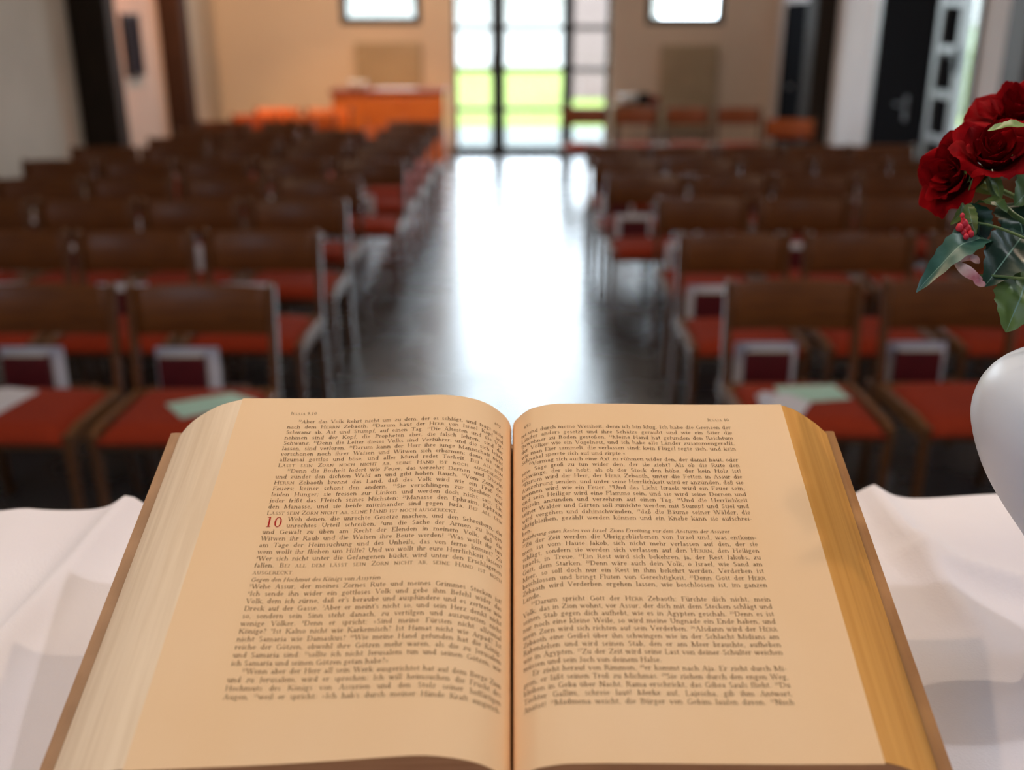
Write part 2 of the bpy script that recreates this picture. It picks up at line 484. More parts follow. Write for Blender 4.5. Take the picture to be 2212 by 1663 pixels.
tag(obj('bowl', bw, M['white_china'], None, True), 'small white china bowl on top of the orange sideboard', 'bowl')
pp = obj('paper_stack', box(-2.02, -1.55, 12.12, 12.32, 0.90, 0.912, 0.002), M['white_paper'])
pp.name = 'booklet'
pp.location = (0.45, 0.0, 0)
tag(pp, 'flat white booklet lying on top of the orange sideboard', 'booklet')

# small side table right of the door with a white bowl, a dark box and a brown box
st = thing('side_table', 'small brown wooden side table against the back wall right of the door', 'table', (1.52, 12.9, 0))
obj('table_top', box(-0.27, 0.27, -0.2, 0.2, 0.66, 0.69, 0.006), M['wood'], st)
for sx in (-0.23, 0.23):
    for sy in (-0.16, 0.16):
        lb = bmesh.new(); bar(lb, [(sx, sy, 0.66), (sx, sy, 0)], 0.045, 0.045, 0.7)
        obj('leg', lb, M['wood'], st)
bw = bmesh.new()
lathe(bw, [(0.001, 0.004), (0.05, 0.0), (0.09, 0.05), (0.11, 0.11), (0.10, 0.11), (0.07, 0.05), (0.001, 0.02)], 24, (1.42, 12.86, 0.69))
tag(obj('bowl', bw, M['white_china'], None, True), 'white bowl on the small side table right of the glazed door', 'bowl')
tag(obj('box', box(1.53, 1.68, 12.8, 12.95, 0.69, 0.81, 0.008), M['dark_door']), 'dark box on the small side table beside the white bowl', 'box')
tag(obj('box', box(1.69, 1.79, 12.82, 12.96, 0.69, 0.79, 0.008), M['cabinet_top']), 'reddish brown box at the end of the small side table', 'box')

# picture on the left wall between the two posts
pc = thing('picture', 'narrow dark picture hanging on the pinkish wall between the two timber posts', 'picture', (XL, 10.42, 1.42))
obj('frame', box(0, 0.04, -0.22, 0.22, -0.29, 0.29, 0.006), M['black_metal'], pc)
obj('canvas', box(0.04, 0.045, -0.19, 0.19, -0.26, 0.26), M['picture'], pc)

# ------------------------------------------------------------------ chairs
CW = 0.475                                             # outer width
chair0 = thing('church_chair', 'chair', 'chair', (0, 0, 0))
hw = CW / 2
for s in (-1, 1):
    pb = bmesh.new()                                   # rear post from floor to top, raked back
    bar(pb, [(s * (hw - 0.0125), 0.045, 0), (s * (hw - 0.0125), -0.012, 0.40), (s * (hw - 0.0125), -0.012, 0.46), (s * (hw - 0.0125), 0.012, 0.64), (s * (hw - 0.0125), 0.03, 0.785), (s * (hw - 0.0125), 0.03, 0.79)], 0.025, 0.042)
    nf = len(pb.faces)
    lathe(pb, [(0.0005, -0.004), (0.011, 0.0), (0.0115, 0.004), (0.0085, 0.009), (0.0005, 0.0115)], 10, (s * (hw - 0.0125), 0.03, 0.789))  # small dome added on the post for glints
    pb.faces.ensure_lookup_table()
    for f_ in pb.faces[nf:]:
        f_.material_index = 1; f_.smooth = True
    obj('rear_leg', pb, [M['wood'], M['cap']], chair0)
    fb = bmesh.new()
    bar(fb, [(s * (hw - 0.018), -0.425, 0.425), (s * (hw - 0.018), -0.415, 0.0)], 0.032, 0.038, 0.72)
    obj('front_leg', fb, M['wood'], chair0)
# curved plywood back panel
pb = bmesh.new()
nx, nz = 12, 6
prof = lambda x: 0.030 * (1 - (x / (hw - 0.025)) ** 2)
rings = []
for i in range(nx + 1):
    x = -(hw - 0.024) + 2 * (hw - 0.024) * i / nx
    y = prof(x)
    def P(z, off): return Vector((x, 0.012 + (z - 0.64) * 0.125 + y + off, z))
    tz = 0.788 - 0.004 * (x / hw) ** 2
    bz = 0.618 + 0.006 * (x / hw) ** 2
    rings.append([P(bz, -0.005), P(bz + 0.004, -0.007), P(tz - 0.004, -0.007), P(tz, -0.004), P(tz, 0.004), P(tz - 0.004, 0.007), P(bz + 0.004, 0.007), P(bz, 0.005)])
loft(pb, rings)
obj('back_panel', pb, M['wood_panel'], chair0, True)
# seat frame: two side rails, front and back rail
fb = bmesh.new()
for s in (-1, 1):
    x = s * (hw - 0.014)
    secs = []
    for y, z0, z1 in ((-0.44, 0.385, 0.43), (-0.36, 0.382, 0.442), (-0.2, 0.38, 0.438), (-0.02, 0.38, 0.434)):
        secs.append([Vector((x - 0.011, y, z0)), Vector((x + 0.011, y, z0)), Vector((x + 0.011, y, z1 - 0.004)), Vector((x + 0.007, y, z1)), Vector((x - 0.007, y, z1)), Vector((x - 0.011, y, z1 - 0.004))])
    loft(fb, secs)
bx(fb, -hw + 0.02, hw - 0.02, -0.425, -0.405, 0.375, 0.40)
bx(fb, -hw + 0.02, hw - 0.02, -0.03, -0.01, 0.38, 0.43)
obj('seat_frame', fb, M['wood_frame'], chair0)
# cushion
cb = bmesh.new()
nx, ny = 14, 12
x0, x1, y0, y1 = -hw + 0.026, hw - 0.026, -0.445, -0.02
grid = []
for j in range(ny + 1):
    row = []
    for i in range(nx + 1):
        u, v = i / nx * 2 - 1, j / ny * 2 - 1
        e = max(0.0, 1 - abs(u) ** 6) * max(0.0, 1 - abs(v) ** 6)
        z = 0.408 + 0.042 * e ** 0.5 + 0.004 * (1 - u * u)
        k = 1 - 0.02 * (1 - e)
        row.append(cb.verts.new((x0 + (x1 - x0) * i / nx, y0 + (y1 - y0) * j / ny, z)))
    grid.append(row)
low = [[cb.verts.new((v.co.x, v.co.y, 0.395)) for v in row] for row in grid]
for j in range(ny):
    for i in range(nx):
        cb.faces.new((grid[j][i], grid[j][i + 1], grid[j + 1][i + 1], grid[j + 1][i]))
        cb.faces.new((low[j][i], low[j + 1][i], low[j + 1][i + 1], low[j][i + 1]))
per = [(0, i) for i in range(nx)] + [(j, nx) for j in range(ny)] + [(ny, i) for i in range(nx, 0, -1)] + [(j, 0) for j in range(ny, 0, -1)]
for a, c in zip(per, per[1:] + per[:1]):
    cb.faces.new((grid[a[0]][a[1]], low[a[0]][a[1]], low[c[0]][c[1]], grid[c[0]][c[1]]))
obj('seat', cb, M['fabric'], chair0, True)
# book rack behind the back: shelf board and two thin side rods
rb = bmesh.new()
bx(rb, -0.22, 0.10, 0.035, 0.12, 0.345, 0.357, 0.003)
bx(rb, -0.22, 0.10, 0.108, 0.12, 0.357, 0.40, 0.003)
for s in (-1, 1):
    bx(rb, -0.06 + s * 0.16 - 0.006, -0.06 + s * 0.16 + 0.006, 0.02, 0.12, 0.345, 0.40, 0.002)
bx(rb, -hw + 0.02, hw - 0.02, 0.0, 0.022, 0.355, 0.38, 0.003)
obj('book_rack', rb, M['wood'], chair0)


def dup(root, loc, rotz, label, group=None, scale=(1, 1, 1)):
    r = root.copy(); COL.objects.link(r)
    r.location = loc; r.rotation_euler = (0, 0, rotz); r.scale = scale
    r['label'] = label
    if group: r['group'] = group
    for ch in list(root.children):
        c = ch.copy(); COL.objects.link(c); c.parent = r
        for g in list(ch.children):
            d = g.copy(); COL.objects.link(d); d.parent = c
    return r


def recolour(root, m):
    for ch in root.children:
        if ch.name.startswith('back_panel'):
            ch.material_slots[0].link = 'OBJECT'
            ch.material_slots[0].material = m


# hymnal and white song sheet prototypes (stand in the rack, seen from the front)
hy0 = thing('hymnal', 'hymnal', 'book', (0, 0, 0))
obj('cover', box(-0.082, 0.082, -0.016, 0.016, 0, 0.166, 0.004), M['hymnal'], hy0)
obj('page_block', box(-0.076, 0.076, -0.013, 0.013, 0.162, 0.1675), M['leaf_edge_paper'], hy0)
sheet_bm = box(-0.113, 0.113, -0.0015, 0.0015, 0, 0.192)
sh0 = tag(obj('song_sheet', sheet_bm, M['white_paper']), 'sheet', 'song sheet')

ORD = ['first', 'second', 'third', 'fourth', 'fifth', 'sixth', 'seventh', 'eighth', 'ninth', 'tenth', 'eleventh']
#  D, aisle-side x, spacing, count, has books, x scale
LEFT = [(3.364, -0.81, 0.548, 2, 1), (4.30, -0.82, 0.542, 4, 1), (5.12, -0.831, 0.535, 4, 1), (5.88, -0.867, 0.535, 4, 1),
        (6.70, -0.693, 0.505, 5, 1), (7.42, -0.688, 0.50, 5, 0), (8.05, -0.67, 0.56, 4, 0), (8.70, -0.66, 0.56, 4, 0),
        (9.42, -0.64, 0.57, 4, 0), (10.12, -0.62, 0.54, 4, 0), (10.85, -0.60, 0.53, 4, 0)]
RIGHT = [(3.42, 0.742, 0.55, 2, 1), (4.26, 0.706, 0.535, 3, 1), (5.17, 0.737, 0.512, 4, 1), (6.01, 0.549, 0.495, 5, 1),
         (6.72, 0.523, 0.485, 5, 1), (7.53, 0.533, 0.48, 5, 1), (10.95, 0.51, 0.54, 4, 0)]
first = True
first_h = first_s = True
used_labels = set()
SKIP_BOOK = set()
for side, rows in ((-1, LEFT), (1, RIGHT)):
    sn = 'left' if side < 0 else 'right'
    for ri, (D, xa, sp, n, books) in enumerate(rows):
        for k in range(n):
            sc = 1.07 if (side < 0 and ri < 4) else 1.0
            w = CW * sc
            x = xa + side * (sp * k + w / 2)
            z_c = D * CT + 0.85 * ST
            edge = abs(x) - w / 2
            if side < 0 and ri == 8 and k == 1 or side < 0 and ri > 8 and k < 2:
                continue
            if edge * F_PX / z_c > 1120:
                continue
            rz = random.uniform(-0.02, 0.02)
            y = D + random.uniform(-0.008, 0.008)
            if side > 0 and ri == 6:
                rn = 'back row'
            else:
                rn = ORD[ri] + ' row'
            pos = 'on the aisle' if k == 0 else ORD[k] + ' from the aisle'
            hue = 'lamp-lit brown' if (side < 0 and ri > 8) else 'warm-lit brown' if (side > 0 and ri == 6) else 'brown'  # rear rows differ only by lamplight painted into the panels
            lab = '%s wooden chair with red seat, %s, %s of the %s block' % (hue, pos, rn, sn)
            grp = 'chairs of the %s block' % sn
            if first:
                c = chair0; c.location = (x, y, 0); c.rotation_euler = (0, 0, rz); c.scale = (sc, 1, 1)
                c['label'] = lab; c['group'] = grp; first = False
            else:
                c = dup(chair0, (x, y, 0), rz, lab, grp, (sc, 1, 1))
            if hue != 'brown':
                recolour(c, M['lamplit_ply'] if side < 0 else M['warmlit_ply'])
            if books and (side, ri, k) not in SKIP_BOOK:
                off = random.uniform(-0.012, 0.012) + (-0.095 if side < 0 else -0.06)
                hx = x + off + (-0.014 if side < 0 else 0.004)
                hl = 'dark red hymnal behind the chair %s, %s, %s block' % (pos, rn, sn)
                sl = 'white song sheet behind the chair %s, %s, %s block' % (pos, rn, sn)
                if first_h:
                    hy0.location = (hx, y + 0.068, 0.358); hy0['label'] = hl; hy0['group'] = 'hymnals in the chair racks'; first_h = False
                    sh0.location = (x + off, y + 0.092, 0.358); sh0['label'] = sl; sh0['group'] = 'song sheets in the chair racks'
                else:
                    dup(hy0, (hx, y + 0.068, 0.358), 0, hl, 'hymnals in the chair racks')
                    dup(sh0, (x + off, y + 0.092, 0.358), 0, sl, 'song sheets in the chair racks')
c = dup(chair0, (2.56, 9.62, 0), -0.15, 'single lamp-lit brown wooden chair near the right wall in front of the back row', 'chairs of the right block')

recolour(c, M['lamplit_ply'])  # panel with the lamplight in its colour
# papers on the front seats
def paper(name, pts, z, m, label, cat):
    b = bmesh.new()
    lo = [b.verts.new((p[0], p[1], z)) for p in pts]
    hi = [b.verts.new((p[0], p[1], z + 0.003)) for p in pts]
    n = len(pts)
    b.faces.new(hi); b.faces.new(list(reversed(lo)))
    for i in range(n):
        b.faces.new((lo[i], lo[(i + 1) % n], hi[(i + 1) % n], hi[i]))
    return tag(obj(name, b, m), label, cat)
SZ = 0.4545
def seat_pt(px, py):
    be = TH + math.atan((py - 831.5) / F_PX)
    Y = (HC - SZ) / math.tan(be)
    z = Y * CT + (HC - SZ) * ST
    return ((px - 1106) / F_PX * z, Y)
paper('leaflet', [seat_pt(358, 874), seat_pt(392, 904), seat_pt(560, 868), seat_pt(500, 850)], SZ, M['green_paper'],
      'mint green leaflet on the front seat left of the aisle', 'leaflet')
paper('leaflet', [seat_pt(-70, 850), seat_pt(-60, 925), seat_pt(84, 846), seat_pt(20, 838)], SZ, M['white_paper'],
      'white leaflet on the front row seat at the left picture edge', 'leaflet')
paper('leaflet', [seat_pt(1672, 836), seat_pt(1695, 872), seat_pt(1838, 862), seat_pt(1800, 832)], SZ, M['green_paper'],
      'pale green leaflet on the front seat right of the aisle', 'leaflet')
paper('leaflet', [seat_pt(1632, 856), seat_pt(1650, 900), seat_pt(1728, 905), seat_pt(1752, 872), seat_pt(1700, 852)], SZ + 0.003, M['white_paper'],
      'white leaflet on the seat right of the aisle, half under the green one', 'leaflet')
tb = bmesh.new()
q = seat_pt(1652, 872)
bmesh.ops.create_icosphere(tb, subdivisions=3, radius=0.022)
for v in tb.verts:
    v.co *= 1 + 0.22 * math.sin(37 * v.co.x / 0.022 * 0.21 + 5 * v.co.y / 0.022) * math.cos(4 * v.co.z / 0.022)
    v.co.z *= 0.75
bmesh.ops.translate(tb, verts=tb.verts, vec=(q[0], q[1], SZ + 0.022))
tag(obj('tissue', tb, M['white_paper'], None, True), 'crumpled white tissue on the front seat right of the aisle', 'tissue')

# ------------------------------------------------------------------ altar table and cloth
TZ = HC - 0.47
al = thing('altar_table', 'altar table under the white linen cloth', 'table', (0, 0, 0.17))
EDGE = lambda x: 0.955 + 0.038 * x
b = bmesh.new()
bx(b, -0.95, 0.95, 0.16, 0.90, TZ - 0.17 - 0.05, TZ - 0.17 - 0.006, 0.004)
obj('table_top', b, M['stand'], al)
for sx in (-0.85, 0.85):
    b = bmesh.new(); bx(b, sx - 0.06, sx + 0.06, 0.26, 0.8, 0, TZ - 0.17 - 0.05, 0.006)
    obj('trestle', b, M['stand'], al)
# linen cloth: top with creases, hanging over the far edge
b = bmesh.new()
nx, ny = 260, 120
def tab(px_, py_):
    be = TH + math.atan((py_ - 831.5) / F_PX)
    Y = 0.47 / math.tan(be)
    z = Y * CT + 0.47 * ST
    return ((px_ - 1106) / F_PX * z, Y)
RIDGES = [([tab(305, 1075), tab(160, 1245), tab(0, 1425), tab(-160, 1610)], 0.021, 0.016),
          ([tab(1868, 1055), tab(1950, 1165), tab(2050, 1232), tab(2260, 1290)], 0.019, 0.016),
          ([tab(1985, 1215), tab(2060, 1310), tab(2160, 1400), tab(2280, 1530)], 0.016, 0.015),
          ([tab(60, 1090), tab(-80, 1300), tab(-200, 1500)], 0.006, 0.03)]
def pdist(x, y, pl):
    best = 9.0
    for (ax, ay), (cx, cy) in zip(pl[:-1], pl[1:]):
        dx, dy = cx - ax, cy - ay
        t = min(1, max(0, ((x - ax) * dx + (y - ay) * dy) / (dx * dx + dy * dy)))
        best = min(best, math.hypot(x - ax - dx * t, y - ay - dy * t))
    return best
def cloth_z(x, y):
    z = 0.0
    for pl, amp, sg in RIDGES:
        d = pdist(x, y, pl)
        if d < 5 * sg:
            z += amp * math.exp(-(math.sqrt(d * d + 1.6e-5) / sg) ** 1.25)
    z += 0.0012 * math.sin(9 * x + 3 * y) * math.sin(7 * y + 2 * x) + 0.0012
    z += 0.0010 * math.sin(40 * x) * math.exp(-((y - 0.94) / 0.06) ** 2)
    z += 0.0008 * math.sin(23 * x - 31 * y)
    z = max(z, 0.0)
    if abs(x) < 0.30:
        z *= max(0.1, min(1, (abs(x) - 0.2) / 0.1))
    dv = math.hypot(x - 0.4233, y - 0.66)
    z *= min(1, max(0, (dv - 0.04) / 0.05))
    return z
vs = []
for j in range(ny + 1):
    row = []
    for i in range(nx + 1):
        x = -1.0 + 2.0 * i / nx
        e = EDGE(x)
        s = j / ny
        L = 0.82 * s
        y0 = 0.15
        flat = e - 0.012 - y0
        wv = 0.006 * math.sin(26 * x + 1.3) + 0.004 * math.sin(61 * x)
        if L <= flat:
            y = y0 + L; z = TZ + cloth_z(x, y)
        else:
            d = L - flat
            a = min(d / 0.02, PI / 2)
            y = e - 0.012 + 0.02 * math.sin(a) * 0.9
            z = TZ + cloth_z(x, e - 0.012) - 0.02 * (1 - math.cos(a))
            if d > 0.02 * PI / 2:
                z -= (d - 0.02 * PI / 2) * 8.0
                y += wv * min(1, (d - 0.0314) * 12)
        row.append(b.verts.new((x, y, z)))
    vs.append(row)
for j in range(ny):
    for i in range(nx):
        b.faces.new((vs[j][i], vs[j][i + 1], vs[j + 1][i + 1], vs[j + 1][i]))
tc = obj('altar_cloth', b, M['cloth'], None, True)
tag(tc, 'white linen cloth with pressed creases spread over the altar', 'tablecloth')

# ------------------------------------------------------------------ the open Bible
TAU = R(22.0)
H = 0.30
# book frame: origin at the bottom of the page plane on the spine; X right, V up the page, N page normal
B0 = Vector((0.0, 0.4709, HC - 0.3962))
VX = Vector((1, 0, 0)); VV = Vector((0, math.cos(TAU), math.sin(TAU))); VN = Vector((0, -math.sin(TAU), math.cos(TAU)))
bible = thing('bible', 'large open printed book with cream pages lying on a slanted stand', 'book', B0)
bible.matrix_world = Matrix(((VX.x, VV.x, VN.x, B0.x), (VX.y, VV.y, VN.y, B0.y), (VX.z, VV.z, VN.z, B0.z), (0, 0, 0, 1)))
bpy.context.view_layer.update()

def smooth_poly(pts, n=8):
    out = []
    P = [Vector((p[0], p[1], 0)) for p in pts]
    for i in range(len(P) - 1):
        p0 = P[max(i - 1, 0)]; p1 = P[i]; p2 = P[i + 1]; p3 = P[min(i + 2, len(P) - 1)]
        t1 = (p2 - p0) * 0.5; t2 = (p3 - p1) * 0.5
        L = (p2 - p1).length
        for t, w in ((t1, 0), (t2, 1)):
            if t.length > L * 1.2: t *= L * 1.2 / t.length
        for k in range(n):
            t = k / n
            h00 = 2 * t ** 3 - 3 * t * t + 1; h10 = t ** 3 - 2 * t * t + t; h01 = -2 * t ** 3 + 3 * t * t; h11 = t ** 3 - t * t
            q = p1 * h00 + t1 * h10 + p2 * h01 + t2 * h11
            out.append((q.x, q.y))
    out.append((P[-1].x, P[-1].y))
    return out

PL = smooth_poly([(-0.0005, -0.028), (-0.0020, -0.020), (-0.0065, -0.0115), (-0.018, 0.000), (-0.034, 0.0073), (-0.056, 0.0102), (-0.105, 0.0078), (-0.144, 0.0065), (-0.2104, 0.0065)])
PR = smooth_poly([(0.0005, -0.028), (0.0024, -0.018), (0.012, -0.0066), (0.0204, -0.0024), (0.034, 0.0006), (0.082, 0.0008), (0.115, 0.0), (0.16, -0.0003), (0.2115, 0.0)])
EL = smooth_poly([(-0.2104, 0.0065), (-0.228, 0.0005), (-0.243, -0.0085), (-0.257, -0.020), (-0.2685, -0.034)], 4)
ER = smooth_poly([(0.2115, 0.0), (0.222, -0.0045), (0.232, -0.0115), (0.2425, -0.020), (0.2535, -0.031)], 4)

def wide(x, v):
    return x - 0.0065 * (1 - v / H) * min(1, max(0, (abs(x) - 0.10) / 0.09))

def sheet(pts, v0, v1, nv=12, skew=0.0):
    b = bmesh.new()
    rows = []
    for j in range(nv + 1):
        v = v0 + (v1 - v0) * j / nv
        k_ = 1 - (v - v0) / (v1 - v0)
        rows.append([b.verts.new((wide(p[0], v) if skew else p[0], v - skew * k_ * min(1, max(0, abs(p[0]) - 0.05) / 0.16), p[1])) for p in pts])
    for a, c in zip(rows[:-1], rows[1:]):
        for i in range(len(pts) - 1):
            b.faces.new((a[i], a[i + 1], c[i + 1], c[i]))
    return b
pgL = obj('left_page', sheet(PL, 0, H, 12, 0.0075), M['page'], bible, True)
pgR = obj('right_page', sheet(PR, 0, H), M['page'], bible, True)
pgL['label'] = 'cream left page with two chapters of verse'
pgR['label'] = 'cream right page'
# block under the pages: fore-edges and end faces
def ends(pts_page, pts_edge, base):
    """closed polygon of the block's end face"""
    poly = [(p[0], p[1] - 0.0004) for p in pts_page] + [(p[0], p[1]) for p in pts_edge[1:]]
    inner = (0.001 if poly[-1][0] > 0 else -0.001, base)
    return poly + [(poly[-1][0], poly[-1][1]), inner]
for nm, pp, ee, mm, base, lab in (('left_page_block', PL, EL, 'edge_pale', -0.046, 'pale fanned fore-edge of the left half'), ('right_page_block', PR, ER, 'edge_gold', -0.046, 'amber fore-edge of the right half')):
    b = sheet(ee, 0.001, H - 0.001, 8, 0.0075 if nm[0] == 'l' else 0.0)
    poly = ends(pp, ee, base)
    for v in (0.0008, H - 0.0008):
        # fan of quads between page surface and the base line for a clean end face
        base_l = [(p[0], min(base + (abs(p[0]) / 0.26) * (ee[-1][1] - base), p[1])) for p in poly[:-2]]
        sk = lambda p: v - (0.0075 * min(1, max(0, abs(p[0]) - 0.05) / 0.16) if nm[0] == 'l' and v < 0.1 else 0)
        top = [b.verts.new((wide(p[0], v) if nm[0] == 'l' else p[0], sk(p), p[1])) for p in poly[:-2]]
        bot = [b.verts.new((wide(p[0], v) if nm[0] == 'l' else p[0], sk(p), p[1])) for p in base_l]
        for i in range(len(top) - 1):
            try:
                b.faces.new((top[i], top[i + 1], bot[i + 1], bot[i])).material_index = 1
            except ValueError:
                pass
    o = obj(nm, b, [M[mm], M['edge_end']], bible, False)
    o['label'] = lab
# cover boards
for s, xo, xi, nm in ((-1, 0.277, 0.012, 'left_cover'), (1, 0.261, 0.012, 'right_cover')):
    b = bmesh.new()
    e_h = -0.0335 if s < 0 else -0.0315
    in_h = -0.0475
    secs = []
    for x, h in ((xi, in_h), (xo - 0.004, e_h - 0.0015), (xo, e_h - 0.002)):
        t = 0.0045 if x < xo else 0.0030
        v_ = -0.004 - (0.007 if s < 0 and x > 0.1 else 0)
        xb = x + (0.0075 if s < 0 and x > 0.1 else 0.003 if x > 0.1 else 0)
        secs.append([Vector((s * xb, v_, h)), Vector((s * x, H + 0.004, h)), Vector((s * x, H + 0.004, h - t)), Vector((s * xb, v_, h - t))])
    loft(b, secs)
    obj(nm, b, M['cover'] if s < 0 else M['cover_amber'], bible)
b = bmesh.new()
bx(b, -0.014, 0.014, -0.004, H + 0.004, -0.053, -0.0476, 0.001)
obj('spine', b, M['cover'], bible)

